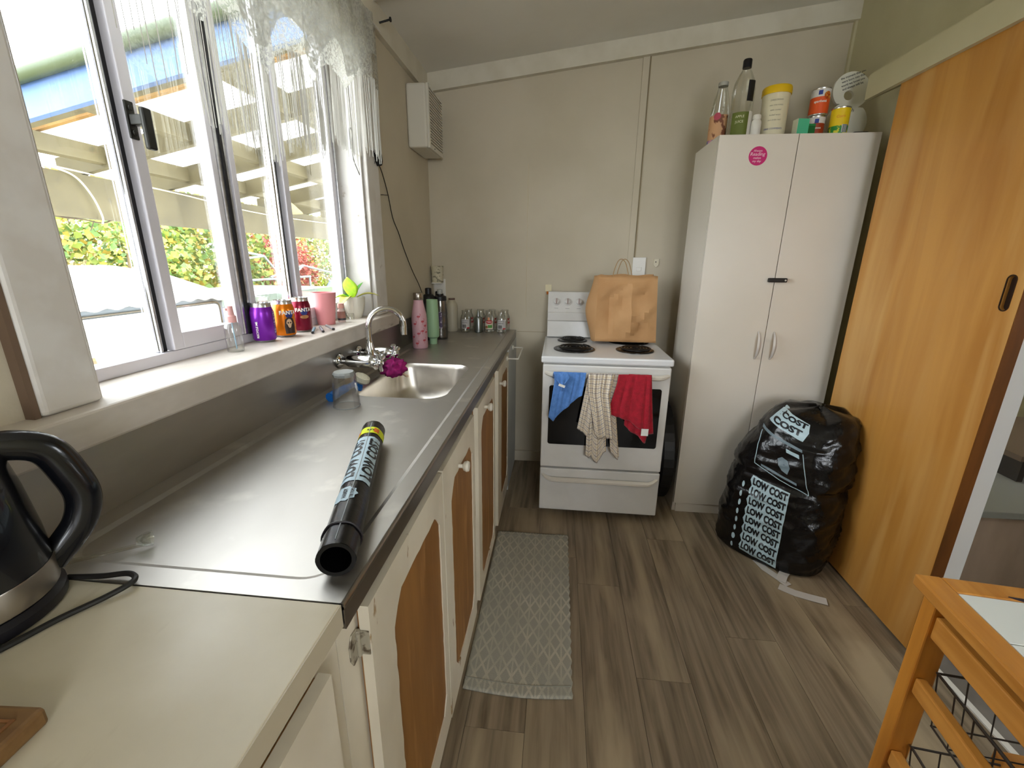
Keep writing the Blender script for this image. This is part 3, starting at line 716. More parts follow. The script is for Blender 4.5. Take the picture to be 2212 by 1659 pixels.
dl = obj('door', wbx(.684, 1.0175, 2.244, 2.2605, .056, 1.899), M_ward, wd, bevel=.0012); dr_ = obj('door', wbx(1.0205, 1.354, 2.244, 2.2605, .056, 1.899), M_ward, wd, bevel=.0012)
M_nick = mk('handle_satin', '#dcd6d0', .28, .35)
for d_, hx in ((dl, .985), (dr_, 1.058)):
    pts = bez([(hx, 2.244, 1.03), (hx, 2.224, 1.005), (hx, 2.214, .96), (hx, 2.224, .915), (hx, 2.244, .89)], 8)
    hb = MB(); vs = []; fs = []
    for i, p in enumerate(pts):
        w_ = .0035 + .0055 * math.sin(PI * i / (len(pts) - 1))
        vs += [p - o + Vector((-w_, 0, 0)), p - o + Vector((0, -.004, 0)), p - o + Vector((w_, 0, 0)), p - o + Vector((0, .004, 0))]
    for i in range(len(pts) - 1):
        for k in range(4): fs.append((i * 4 + k, i * 4 + (k + 1) % 4, i * 4 + 4 + (k + 1) % 4, i * 4 + 4 + k))
    hb.add(vs, fs); obj('handle', hb, M_nick, d_, smooth=True)
lt = obj('child_latch', wbx(.985, 1.068, 2.224, 2.2435, 1.266, 1.286), mk('latch_black', '#1c1917', .4), wd, bevel=.004); lt['label'] = 'black plastic child safety latch'
obj('latch_tab', MB().box(1.066, 1.080, 2.230, 2.2435, 1.268, 1.284, T), mk('latch_clear', '#cfc3b5', .3), lt, bevel=.002)
obj('latch_dot', MB().lathe([(.004, 0), (.004, .001)], 10, M=T @ Matrix.Translation((1.058, 2.2235, 1.276)) @ Matrix.Rotation(PI / 2, 4, 'X')), mk('dot_white', '#cfc8b8', .4), lt)
Mface = T @ frame3((1, 0, 0), (0, 0, 1), (0, -1, 0), (0, 2.2438, 0))
stk = obj('sticker', MB().prism(circ(.858, 1.812, .039, 36), 0, .0006, Mface), mk('sticker_magenta', '#c4146b', .4), dl); stk['label'] = 'round magenta sticker with white script'
for body, sz, yy_ in (('Always', .013, 1.829), ('Reading', .02, 1.813), ('makes', .013, 1.8), ('my day', .013, 1.787)):
    lettering('lettering', body, sz, mk('sticker_ink', '#f1d3e0', .5), lambda u, v, y_=yy_: Mface @ Vector((.855 + u, y_ + v, .0009)), stk, shear=.2)

# ------------------------------------------------------------------ things on top of the wardrobe
M_clear = mk_clear('clear_plastic', '#fafbf8', .3, .05)
M_lidblk = mk('lid_black', '#141214', .4)
def printed(parent, r, a0, z0, rows, mat, size=.008, c=(0, 0), spacing=1.5):
    for i, s_ in enumerate(rows):
        lettering('lettering', s_, size, mat, cylwrap(r, a0, z0 - i * size * spacing, .0007, c), parent, maxedge=.01)
def band(parent, name, r, z0, z1, mat, n=28, a0=0, a1=2 * PI, c=(0, 0)):
    k = n if a1 - a0 >= 2 * PI - 1e-3 else n
    mb = MB().grid(lambda u, v: Vector((c[0] + r * math.cos(a0 + (a1 - a0) * u), c[1] + r * math.sin(a0 + (a1 - a0) * u), z0 + (z1 - z0) * v)), n + 1, 2)
    return obj(name, mb, mat, parent, smooth=True, flip=False)
ZT = 1.9
# big bottle with olive label, bigger clear bottle with peach label
o = Vector((.80, 2.36, ZT)); t = thing('juice_bottle', 'clear juice bottle with olive green label and black cap on the wardrobe', 'bottle', o, rz=0)
obj('bottle', MB().lathe([(.035, 0), (.046, .006), (.047, .02), (.047, .11), (.045, .125), (.047, .14), (.047, .20), (.042, .235), (.024, .275), (.017, .285), (.017, .30)], 28), M_clear, t, smooth=True)
obj('cap', MB().lathe([(.0185, .292), (.0185, .322), (.016, .326), (0, .326)], 20), M_lidblk, t, smooth=True)
b_ = band(t, 'label', .0478, .012, .108, mk('label_olive', '#5f6a28', .6), a0=-2.7, a1=-1.15)
printed(b_, .048, -1.95, .085, ['APPLE', 'JUICE'], mk('ink_pale', '#d9d8b8', .6), .014)
band(t, 'label', .0478, .012, .112, mk('label_white', '#d9d5cb', .6), a0=-1.13, a1=-.45)
band(t, 'label', .0482, .15, .232, M_lidblk, a0=-1.55, a1=-.85, n=8)
o = Vector((.735, 2.45, ZT)); t = thing('juice_bottle', 'clear plastic bottle with peach label at the left end of the wardrobe top', 'bottle', o)
obj('bottle', MB().lathe([(.032, 0), (.042, .006), (.043, .02), (.043, .12), (.041, .15), (.033, .20), (.022, .24), (.02, .26)], 28), M_clear, t, smooth=True)
b_ = band(t, 'label', .0437, .02, .125, mk('label_peach', '#c99a70', .6, c2='#7b4a32', scale=(30, 30, 18), lo=.55, hi=.6), a0=-3.6, a1=-.9)
obj('logo', patch(circ(0, 0, .016, 18), cylwrap(.0437, -2.1, .118, .0008), .01), mk('logo_red', '#b2475a', .5), b_)
band(t, 'label', .0437, .002, .02, mk('label_pink', '#c58aa0', .6, c2='#4d5b9a', scale=(60, 60, 60), lo=.5, hi=.55), a0=-3.6, a1=-.9)
obj('cap', MB().lathe([(.022, .252), (.022, .268), (0, .268)], 18), mk('lid_clear', '#a7a59a', .5), t, smooth=True)
o = Vector((.862, 2.33, ZT)); t = thing('pill_bottle', 'small plain white pill bottle on the wardrobe front edge', 'bottle', o)
obj('bottle', MB().lathe([(.019, 0), (.0215, .003), (.0215, .068), (.015, .078), (.015, .082)], 22), mk('plastic_white', '#dcd8cf', .4), t, smooth=True)
obj('cap', MB().lathe([(.0175, .079), (.0175, .094), (.015, .097), (0, .097)], 22), mk('plastic_white', '#dcd8cf'), t, smooth=True)
o = Vector((.948, 2.37, ZT)); t = thing('formula_tub', 'tall cream tub with yellow lid on top of the wardrobe', 'tub', o)
obj('tub', MB().lathe([(.052, 0), (.055, .004), (.055, .16), (.057, .178), (.057, .186)], 32), mk('tub_cream', '#dcd3b4', .45), t, smooth=True)
obj('lid', MB().lathe([(.0605, .182), (.0605, .208), (.057, .214), (0, .214)], 32), mk('lid_yellow', '#e2b918', .4), t, smooth=True)
b_ = band(t, 'label', .0556, .02, .165, mk('label_cream', '#d8d0b2', .6), a0=-2.6, a1=-.9)
printed(b_, .056, -1.85, .15, ['DIRECTIONS', 'mix one scoop', 'with cooled', 'boiled water', 'and shake well'], mk('ink_grey', '#8e8a7c', .7), .009, spacing=2.2)
printed(b_, .056, -1.85, .035, ['0800 COMMENTS'], mk('ink_blue', '#5b639c', .6), .01)
o = Vector((1.056, 2.33, ZT)); t = thing('medicine_box', 'mint green medicine box on the wardrobe front edge', 'box', o, rz=.15)
obj('carton', MB().box(-.026, .026, -.018, .018, 0, .075), mk('carton_mint', '#4fb98d', .5), t, bevel=.001)
obj('end_flap', MB().box(-.0272, -.026, -.018, .018, 0, .075), mk('carton_white', '#cfd2b8', .5), t)
o = Vector((1.103, 2.36, ZT)); t = thing('medicine_box', 'dark green medicine box tucked beside the mint one on the wardrobe', 'box', o, rz=.1)
obj('carton', MB().box(-.024, .024, -.014, .014, 0, .062), mk('carton_green', '#0e6b2e', .5), t, bevel=.001)
obj('carton_edge', MB().box(-.024, .024, -.0145, -.014, .054, .062), mk('carton_green_pale', '#1f8a45', .5), t)
M_tinrim = mk('tin_rim', '#c8c6c2', .25, .9)
def tin(label, loc, r, h, cols, text=None, name='food_tin', a0=-1.95):
    t = thing(name, label, 'tin', loc)
    obj('can', MB().lathe([(r * .94, 0), (r, .003), (r, .006), (r * .97, .008), (r * .97, h - .008), (r, h - .006), (r, h - .002), (r * .93, h), (0, h - .003)], 28), M_tinrim, t, smooth=True)
    for z0, z1, m in cols: b = band(t, 'label', r * .985, z0 * h, z1 * h, m)
    if text:
        for s_, sz, z_, m in text: lettering('lettering', s_, sz, m, cylwrap(r * .985, a0, z_ * h, .0008), b, maxedge=.008, bold=.0003)
    return t
iw = mk('ink_white', '#efeae0', .6)
lab_o = mk('label_orange', '#e2571c', .5); lab_w = mk('label_offwhite', '#dcd8d2', .5); lab_y = mk('label_yellow', '#e8c50e', .5); lab_g = mk('label_leaf', '#2f8a34', .5, c2='#d8d23a', scale=(40, 40, 40), lo=.5, hi=.55); lab_do = mk('label_rust', '#a43a12', .5); lab_b = mk('label_blue', '#2b3f8f', .5)
TA = Vector((1.150, 2.40, ZT))
ta = tin('rust red food tin with white top band, under the orange tin on the wardrobe', TA, .037, .102, [(.08, .68, lab_do), (.68, .93, lab_w)], [('tomatoes', .012, .45, iw)])
obj('logo', patch(rrect(-.008, .008, -.009, .009, .001, 2), cylwrap(.0365, -1.9, .078, .0006), .01), lab_b, ta)
tb_ = tin('orange and white food tin stacked on another tin on the wardrobe', TA + Vector((.002, 0, .102)), .039, .112, [(.06, .66, lab_o), (.66, .94, lab_w)], [('spaghetti', .014, .45, iw)])
obj('logo', patch(rrect(-.008, .008, -.009, .009, .001, 2), cylwrap(.0385, -2.05, .09, .0006), .01), lab_b, tb_)
obj('picture', patch(circ(0, 0, .016, 14), cylwrap(.0385, -1.25, .078, .0007), .01), mk('label_food', '#b8420e', .5, c2='#e09a30', scale=(90, 90, 90), lo=.5, hi=.55), tb_)
tc_ = tin('yellow food tin with green base band on the wardrobe front edge', Vector((1.218, 2.335, ZT)), .037, .118, [(.07, .36, lab_g), (.36, .94, lab_y)], [('Corn', .016, .62, mk('ink_orange', '#e0902c', .6))])
obj('barcode', patch(rrect(-.013, .013, -.016, .016, .001, 2), cylwrap(.0367, -1.35, .03, .0006), .01), mk('barcode_print', '#c9ccc8', .5, c2='#5d625c', scale=(900, 900, 1), lo=.45, hi=.5), tc_)
# white card figure eight
o = Vector((1.275, 2.43, ZT)); t = thing('card_number', 'large white printed card shaped like a number eight leaning on the wardrobe', 'card', o)
R8 = Matrix.Rotation(-.12, 4, 'X') @ Matrix.Rotation(.18, 4, 'Y')
M8 = R8 @ frame3((1, 0, 0), (0, 0, 1), (0, -1, 0))
out8 = []
cl, cu_ = (0.008, .088), (-.012, .222); rl_, ru = .088, .08
for k in range(41):
    a = -PI * .5 + 2 * PI * k / 40
    pass
def eight():
    pts = []
    for k in range(33):
        a = PI - .42 + (2 * PI - 2 * (PI / 2 - .42)) * 0
    return pts
p8 = [(cl[0] + rl_ * math.cos(a), cl[1] + rl_ * math.sin(a)) for a in [PI * .70 + k / 30 * PI * 1.6 for k in range(31)]] + [(cu_[0] + ru * math.cos(a), cu_[1] + ru * math.sin(a)) for a in [-PI * .30 + k / 30 * PI * 1.6 for k in range(31)]]
h8 = [circ(cu_[0] - .006, cu_[1] - .022, .021, 16)]
crd = obj('card', MB().prism(p8, 0, .012, M8, holes=h8), mk('card_white', '#dcdac9', .6), t); 
iblk = mk('ink_black', '#2c2b28', .7)
for i, s_ in enumerate(('the moment that you', 'were born into this', 'world we loved you', 'and always will be')):
    lettering('lettering', s_, .0125, iblk, lambda u, v, i=i: M8 @ Vector((-.026 + i * .004 + (u * .87 - (v - .006) * .5), .283 - i * .0155 + v * .87 + u * .5, .0126)), crd, bold=.0002)
obj('print_spot', MB().prism(circ(-.03, .10, .012, 14), .012, .0125, M8), iblk, crd)
lettering('lettering', 'Oh', .022, iblk, lambda u, v: M8 @ Vector((.01 + u, .135 + v, .0126)), crd)
o = Vector((1.315, 2.36, ZT)); t = thing('black_pouch', 'flat black pouch lying on the wardrobe corner below the card', 'pouch', o)
obj('pouch', MB().box(-.035, .032, -.04, .05, 0, .022), mk('pouch_black', '#15131a', .5), t, bevel=.008, bseg=3)
obj('zip', MB().box(-.034, .031, -.0405, -.039, .012, .014), mk('zip_grey', '#4b4852', .4, .5), t)

# ------------------------------------------------------------------ sliding door
M_ply = mk('plywood_varnished', '#d0974a', .36, c2='#ba7e35', scale=(5, 9, .9), lo=.36, hi=.66, detail=6, c3='#d6a560', c3scale=(4, 7, .7), c3lo=.48, c3hi=.7, coat=.15, bump=.03, bscale=(40, 60, 3), dist=.6)
M_plyedge = mk('plywood_edge', '#6d3f12', .45, c2='#59320c', scale=(20, 20, 2))
o = Vector((1.325, 1.8, .012)); sd = thing('sliding_door', 'varnished orange plywood sliding door hanging in front of the right wall', 'door', o); T = Matrix.Translation(-o)
slot = rrect(1.427, 1.453, 1.228, 1.328, .0128, 6)
slotL = [(-a, b) for a, b in slot]
Md = T @ frame3((0, 1, 0), (0, 0, 1), (-1, 0, 0))
slab = obj('slab', MB().prism([(1.40, .012), (2.115, .012), (2.115, 2.045), (1.40, 2.045)], -1.345, -1.305, Md, holes=[slot]), M_ply, sd)
obj('edge_lipping', MB().box(1.306, 1.344, 1.396, 1.4, .012, 2.045, T), M_plyedge, slab)
pull = MB().prism(rrect(1.4275, 1.4525, 1.2285, 1.3275, .0123, 6), -1.32, -1.3155, Md)
pl_ = obj('flush_pull', pull, mk('pull_bronze', '#2e2019', .3, .2), sd)
ring = MB().prism(rrect(1.424, 1.456, 1.225, 1.331, .0157, 6), -1.306, -1.3035, Md, holes=[slot]); obj('pull_rim', ring, mk('pull_bronze_rim', '#3a281e', .3, .6), pl_)

# ------------------------------------------------------------------ extractor fan box on the window wall
o = Vector((-.81, 2.57, 2.06)); vb = thing('extractor_fan', 'white wall-mounted extractor fan box with louvred face near the ceiling corner', 'fan', o)
M_vent = mk('plastic_ivory', '#d5d0c2', .45)
obj('housing', MB().box(0.001, .105, -.125, .15, -.145, .15), M_vent, vb, bevel=.012, bseg=3)
for i in range(19):
    z = -.115 + i * .0138
    obj('louvre', MB().box(.104, .117, -.098, .15, z, z + .0055), M_vent, vb)
obj('louvre_frame', MB().box(.104, .116, -.098, .15, -.145, -.122).box(.104, .116, -.118, -.098, -.145, .15), M_vent, vb, bevel=.002)
obj('lamp_dot', MB().lathe([(.003, 0), (.003, .002)], 8, M=Matrix.Translation((.116, -.03, -.134)) @ Matrix.Rotation(PI / 2, 4, 'Y')), M_dark, vb)

# ------------------------------------------------------------------ cable with black adapter, hooks, switch, cup hook
M_cable = mk('cable_black', '#15120f', .5)
o = Vector((-.78, 1.95, 1.766)); ad = thing('black_adapter', 'black plug adapter hooked on the window frame with trailing cable', 'adapter', o)
obj('adapter_body', MB().lathe([(0, -.032), (.012, -.03), (.018, -.015), (.019, .01), (.014, .028), (0, .032)], 14, M=Matrix.Rotation(.45, 4, 'X')), mk('adapter_black', '#141518', .35), ad, smooth=True)
pts = bez([(-.782, 1.965, 1.74), (-.795, 2.03, 1.745 - .03), (-.803, 2.10, 1.643), (-.804, 2.144, 1.546), (-.803, 2.21, 1.48), (-.804, 2.281, 1.401), (-.802, 2.38, 1.30), (-.80, 2.483, 1.215), (-.79, 2.54, 1.13)], 8)
obj('cable', MB().tube([p - o for p in pts], .0022, 7), M_cable, ad, smooth=True)
pts = bez([(-.785, 1.94, 1.755), (-.80, 1.90, 1.70), (-.812, 1.852, 1.672), (-.82, 1.83, 1.70), (-.83, 1.82, 1.75), (-.826, 1.822, 1.83), (-.832, 1.815, 1.84), (-.833, 1.817, 1.77)], 8)
obj('cable_loop', MB().tube([p - o for p in pts], .0018, 7), mk('cable_grey', '#57544f', .5), ad, smooth=True)
o = Vector((-.81, 2.09, 1.62)); hk = thing('wire_nail', 'thin bent nail in the wall beside the black cable', 'nail', o)
obj('nail', MB().tube([(0, -.06, .012), (.012, -.06, .012), (.02, -.03, .014)], .0015, 6), M_cable, hk)
o = Vector((-.785, 2.08, 2.30)); hk = thing('screw_hook', 'dark screw sticking out of the cornice above the fan box', 'screw', o)
obj('shank', MB().tube([(0, 0, 0), (.045, .005, .012)], .004, 8), M_lat, hk); obj('head', MB().lathe([(.009, 0), (.009, .005)], 12, M=Matrix.Translation((.044, .005, .012)) @ Matrix.Rotation(PI / 2, 4, 'Y')), M_lat, hk)
o = Vector((.476, 2.80, 1.328)); sw = thing('stove_switch', 'white wall switch plate behind the paper bag handles', 'switch', o)
obj('plate', MB().box(-.039, .039, -.010, 0, -.062, .05), mk('switch_white', '#dfdcd4', .35), sw, bevel=.003); obj('rocker', MB().box(-.016, .014, -.015, -.009, -.03, -.008), mk('switch_white', '#dfdcd4'), sw, bevel=.002)
o = Vector((.576, 2.80, 1.352)); sw = thing('wall_hook', 'small cream broken hook plate on the wall right of the switch', 'hook', o)
obj('plate', MB().prism([(-.016, -.018), (0, -.032), (.014, -.018), (.016, .018), (-.014, .018)], 0, .008, frame3((1, 0, 0), (0, 0, 1), (0, -1, 0))), mk('hook_cream', '#d8cfb6', .5), sw, bevel=.001)
obj('screw_hole', MB().lathe([(.0035, 0), (.0035, .001)], 8, M=Matrix.Translation((-.003, -.008, 0)) @ Matrix.Rotation(PI / 2, 4, 'X')), M_dark, sw)
# power outlet with plug in the far corner
o = Vector((-.765, 2.80, 1.16)); so_ = thing('power_outlet', 'white wall outlet with black plug in the bench corner', 'outlet', o)
obj('plate', MB().box(-.035, .04, -.010, 0, -.06, .075), mk('switch_white', '#dfdcd4'), so_, bevel=.003)
obj('plug', MB().box(-.02, .015, -.045, -.010, -.045, .0), mk('adapter_black', '#141518'), so_, bevel=.006)
obj('plug_cord', MB().tube(bez([(0, -.04, -.04), (.004, -.045, -.10), (.0, -.03, -.17), (-.01, -.02, -.235)], 8), .004, 8), M_cable, so_, smooth=True)
o = Vector((-.765, 2.755, 1.215)); cp = thing('paper_cup', 'cream printed paper cup standing on the wall outlet in the corner', 'cup', o)
obj('cup', MB().lathe([(.034, 0), (.036, .002), (.0385, .092), (.040, .094), (.040, .10), (.037, .10), (.034, .006), (0, .006)], 26), mk('cup_print', '#cfc7ac', .6, c2='#8b8570', scale=(38, 38, 55), lo=.56, hi=.6), cp, smooth=True)
obj('shelf_tab', MB().box(-.03, .03, -.035, .045, -.006, 0), mk('switch_white', '#dfdcd4'), cp)

# ------------------------------------------------------------------ tap
o = Vector((-.70, 1.545, 1.01)); tap = thing('wall_tap', 'chrome wall-mounted kitchen tap with swan-neck spout and cross handles', 'tap', o)
Rx = Matrix.Rotation(PI / 2, 4, 'Y')
for s_ in (-1, 1):
    yc = .078 * s_
    obj('rose', MB().lathe([(.028, 0), (.028, .004), (.02, .012), (.012, .014)], 22, M=Matrix.Translation((-.084, yc, -.01)) @ Rx), M_chrome, tap, smooth=True)
    arm = obj('arm', MB().lathe([(.012, 0), (.012, .018), (.020, .024), (.0225, .036), (.0225, .108), (.02, .122), (.013, .132)], 22, M=Matrix.Translation((-.075, yc, -.01)) @ Rx), M_chrome, tap, smooth=True)
    hd = MB().lathe([(.009, 0), (.012, .006), (.013, .02), (.008, .026), (0, .027)], 16, M=Matrix.Translation((.055, yc, -.01)) @ Rx)
    for k in range(4):
        a = PI / 4 * .4 + k * PI / 2
        d_ = Vector((0, math.cos(a), math.sin(a))); p0 = Vector((.066, yc, -.01))
        hd.tube([p0 + d_ * .004, p0 + d_ * .02, p0 + d_ * .036], [.008, .007, .0105], 10)
    obj('cross_handle', hd, M_chrome, tap, smooth=True)
obj('bridge', MB().tube([(0, -.078, -.01), (0, .078, -.01)], .0155, 16), M_chrome, tap, smooth=True)
obj('spout_base', MB().lathe([(.017, -.01), (.017, .025), (.013, .04), (.0125, .05)], 20), M_chrome, tap, smooth=True)
sdir = Vector((.80, .60, 0)).normalized()
sp = [Vector((0, 0, .04)), Vector((0, 0, .10))]
for k in range(15):
    a = PI - PI * 1.08 * k / 14; sp.append(sdir * (.068 + .068 * math.cos(a)) + Vector((0, 0, .10 + .068 * math.sin(a))))
spo = obj('spout', MB().tube(sp, .0105, 16), M_chrome, tap, smooth=True)
e_ = sp[-1]; obj('aerator', MB().lathe([(.0125, -.018), (.0125, .012)], 18, c=e_), M_chrome, spo, smooth=True)

# ------------------------------------------------------------------ things by the sink
ZB = .9155
M_tumb = mk_clear('tumbler_glass', '#ffffff', .35, .04)
o = Vector((-.645, 1.225, ZB)); t = thing('glass_tumbler', 'clear faceted glass tumbler standing upside down beside the sink', 'glass', o)
obj('glass', MB().lathe([(.0405, 0), (.038, .045), (.034, .104), (.03, .110), (0, .108), (0, .102), (.029, .098), (.0355, .045), (.0385, .0)], 12, cap=False), M_tumb, t, smooth=True, angle=25)
M_gedge = mk('glass_edge', '#dfe5e3', .08, trans=.55)
obj('rim', MB().tube([(.0398 * math.cos(2 * PI * k / 28), .0398 * math.sin(2 * PI * k / 28), .0012) for k in range(28)], .0013, 6, closed=True), M_gedge, t, smooth=True)
obj('thick_base', MB().lathe([(.031, .096), (.0335, .104), (.0295, .1105), (0, .1105)], 12), M_gedge, t, smooth=True, angle=25)
M_bblue = mk('brush_blue', '#1667b8', .35)
o = Vector((-.715, 1.33, ZB)); t = thing('dish_brush', 'blue dish brush with pale scrubbing head lying behind the glass', 'brush', o)
obj('handle', MB().tube(bez([(.0, -.075, .014), (.005, -.03, .018), (.012, .02, .02), (.018, .055, .022)], 6), [.016] * 6 + [.014] * 6 + [.01] * 7, 12), M_bblue, t, smooth=True)
obj('head', MB().lathe([(0, 0), (.022, .003), (.03, .012), (.026, .026), (.012, .032), (0, .032)], 16, M=Matrix.Translation((.025, .09, .02)) @ Matrix.Rotation(.5, 4, 'Y')), mk('bristle_pale', '#c9c3ac', .85, bump=.8, bscale=(300, 300, 300)), t, smooth=True)
obj('collar', MB().lathe([(.018, -.006), (.024, .004), (.018, .01)], 14, M=Matrix.Translation((.02, .075, .012)) @ Matrix.Rotation(1.1, 4, 'Y')), M_bblue, t, smooth=True)
o = Vector((-.63, 1.60, ZB)); t = thing('dish_cloth', 'scrunched magenta dish cloth beside the tap', 'cloth', o)
rc = random.Random(5); cm = MB(); ph = [(rc.uniform(-1, 1), rc.uniform(-1, 1), rc.uniform(-1, 1), rc.uniform(3, 7), rc.uniform(0, 6)) for _ in range(7)]
def scr(u, v):
    a = 2 * PI * u; b = PI * v; d = Vector((math.sin(b) * math.cos(a), math.sin(b) * math.sin(a), math.cos(b)))
    k = 1 + sum(.09 * math.sin(f * (d.x * p + d.y * q + d.z * r_) * 2 + s__) for p, q, r_, f, s__ in ph)
    p_ = Vector((d.x * .042 * k, d.y * .048 * k, .028 + d.z * .034 * k)); p_.z = max(p_.z, .001); return p_
cm.grid(scr, 36, 20, closed_u=True); obj('cloth', cm, mk('cloth_magenta', '#9c1567', .9, c2='#7d0f55', scale=(40, 40, 40)), t, smooth=True, angle=180)
obj('handle', MB().tube([(.03, -.0, .008), (.06, -.028, .006)], .005, 8), mk('stick_pale', '#c8ad90', .6), t)

# roll of bin liners on the draining area
o = Vector((-.372, .728, .9202)); ax = Vector((-.143, .465, 0)); ln = ax.length * .5; yaw = math.atan2(ax.y, ax.x)
rr_ = .0275
t = thing('bin_bag_roll', 'black roll of printed bin liners lying on the draining area', 'roll', o, rz=yaw)
M_bag = mk('bin_plastic', '#0b0a0b', .26, bump=.25, bscale=(45, 45, 45), spec=.45)
def rollp(a, x, e=0):
    r = (rr_ + e) * (1 + .02 * math.cos(6 * a)); return Vector((x, r * math.cos(a), rr_ + r * math.sin(a)))
obj('roll', MB().grid(lambda u, v: rollp(2 * PI * u, -ln + 2 * ln * v), 36, 10, closed_u=True), M_bag, t, smooth=True)
obj('roll_end', MB().grid(lambda u, v: Vector((-ln - .0005, (rr_ * (1 - v * .22)) * math.cos(2 * PI * u), rr_ + (rr_ * (1 - v * .22)) * math.sin(2 * PI * u))), 30, 4, closed_u=True), M_bag, t)
obj('core_tube', MB().grid(lambda u, v: Vector((-ln + .12 * v, rr_ * .78 * math.cos(2 * PI * u), rr_ + rr_ * .78 * math.sin(2 * PI * u))), 30, 3, closed_u=True), M_bag, t)
obj('roll_end', MB().grid(lambda u, v: Vector((ln, (rr_ * (1 - v)) * math.cos(2 * PI * u), rr_ + (rr_ * (1 - v)) * math.sin(2 * PI * u))), 30, 3, closed_u=True), M_bag, t)
obj('flap_seam', MB().tube([rollp(PI * .5, -ln + .01, .0006), rollp(PI * .53, 0, .0006), rollp(PI * .5, ln - .01, .0006)], .0009, 5), mk('seam_grey', '#9aa0a4', .3), t)
M_pblue = mk('print_blue', '#a9bfca', .4)
def rollw(x0, a0, e=.0009): return lambda u, v: rollp(a0 + v / rr_, x0 + u, e)
# lettering reads along the roll: u along axis, v round it
lb = obj('print_band', patch(rrect(-.102, .102, -.034, .032, .002, 2), rollw(.042, PI * .5), .012), M_pblue, t)
for v0 in (-.03, .004):
    lettering('lettering', 'LOW COST', .036, mk('ink_bag', '#121316', .4), lambda u, v, v0=v0: rollp(PI * .5 - (v0 + v * .86) / rr_, .042 + u * .95, .0013), lb, bold=.0016, maxedge=.012)
zig = []
for k in range(20):
    a = 2 * PI * k / 20; r_ = .026 if k % 2 else .022; zig.append((r_ * math.cos(a), r_ * math.sin(a) * .95))
zb_ = obj('print_badge', patch(zig, rollw(-.105, PI * .5 - .4), .012), M_pblue, t)
lettering('lettering', 'HANDY', .009, mk('ink_bag', '#121316'), lambda u, v: rollp(PI * .5 - .4 - (v - .006) / rr_, -.105 + u, .0014), zb_, bold=.0003)
lettering('lettering', 'TIE TOPS', .0075, mk('ink_bag', '#121316'), lambda u, v: rollp(PI * .5 - .4 - (v - .017) / rr_, -.105 + u, .0014), zb_, bold=.0003)
yl = obj('price_label', MB().grid(lambda u, v: rollp(-.2 + (PI + .3) * u, .166 + .036 * v, .0008), 20, 3), mk('label_lime', '#c9d40a', .5), t, flip=False)
obj('label_mark', patch(rrect(-.012, .012, -.006, .006, .001, 2), lambda u, v: rollp(PI * .68 + v / rr_, .184 + u, .0013), .01), mk('label_orange_mark', '#d2691e', .5), yl)
obj('label_mark', patch(rrect(-.012, .012, -.005, .005, .001, 2), lambda u, v: rollp(PI * .2 + v / rr_, .184 + u, .0013), .01), mk('label_orange_mark', '#d2691e'), yl)
lettering('lettering', '5', .022, iblk, lambda u, v: rollp(PI * .62 - v / rr_, .184 + u, .0013), yl, bold=.0006)
obj('rubber_band', MB().tube([rollp(2 * PI * k / 28, -ln + .05, .0014) for k in range(28)], .0018, 6, closed=True), mk('band_black', '#1a1418', .5), t, smooth=True)

# ------------------------------------------------------------------ kettle, cord, scoop, chopping board
o = Vector((-.715, .365, .92)); kt = thing('electric_kettle', 'black electric kettle with steel band at the benchtop corner', 'kettle', o)
M_kblk = mk('kettle_black', '#0d0e12', .22, coat=.3)
obj('power_base', MB().lathe([(.085, 0), (.09, .004), (.09, .016), (.083, .022)], 40), mk('kettle_base_black', '#141216', .4), kt, smooth=True)
obj('jug', MB().lathe([(.083, .024), (.085, .06), (.083, .10), (.077, .16), (.07, .205), (.066, .21)], 44), M_kblk, kt, smooth=True)
obj('steel_band', MB().lathe([(.0835, .0235), (.0862, .026), (.0862, .058), (.0855, .06)], 44, cap=False), mk('kettle_steel', '#a49c92', .3, 1.0), kt, smooth=True)
obj('lid', MB().lathe([(.067, .21), (.066, .222), (.05, .23), (.02, .236), (0, .237)], 40), mk('kettle_lid', '#16161a', .4), kt, smooth=True)
hdv = Vector((.54, .84, 0)).normalized()
def hp(d, z): return hdv * d + Vector((0, 0, z))
pts = bez([hp(.03, .214), hp(.075, .212), hp(.106, .195), hp(.121, .155), hp(.127, .12), hp(.119, .088), hp(.10, .062), hp(.078, .04)], 8)
side = Vector((0, 0, 1)).cross(hdv)
vs = []; fs = []
for i, p in enumerate(pts):
    tg = (pts[min(i + 1, len(pts) - 1)] - pts[max(i - 1, 0)]).normalized(); nrm = tg.cross(side).normalized()
    for k in range(12):
        a = 2 * PI * k / 12; vs.append(p + side * .0145 * math.cos(a) + nrm * .0195 * math.sin(a))
for i in range(len(pts) - 1):
    for k in range(12): fs.append((i * 12 + k, i * 12 + (k + 1) % 12, (i + 1) * 12 + (k + 1) % 12, (i + 1) * 12 + k))
fs += [tuple(range(11, -1, -1)), tuple(range((len(pts) - 1) * 12, len(pts) * 12))]
hd_ = obj('handle', MB().add(vs, fs), M_kblk, kt, smooth=True)
obj('lid_button', MB().lathe([(.016, 0), (.016, .008), (.01, .012), (0, .012)], 16, c=hp(.06, .217)), mk('kettle_lid', '#16161a'), hd_, smooth=True)
pts = bez([hp(.09, .008), (.09, .085, .006), (.128, .09, .004 + .006), (.148, .078, .01), (.135, .052, .006), (.11, .012, .004), (.085, -.045, .004), (.03, -.08, .004), (-.05, -.10, .004)], 8)
obj('power_cord', MB().tube(pts, .0038, 8), M_cable, kt, smooth=True)
o = Vector((-.655, .505, .921)); t = thing('plastic_scoop', 'clear plastic scoop lying on the steel beside the kettle', 'scoop', o, rz=.62)
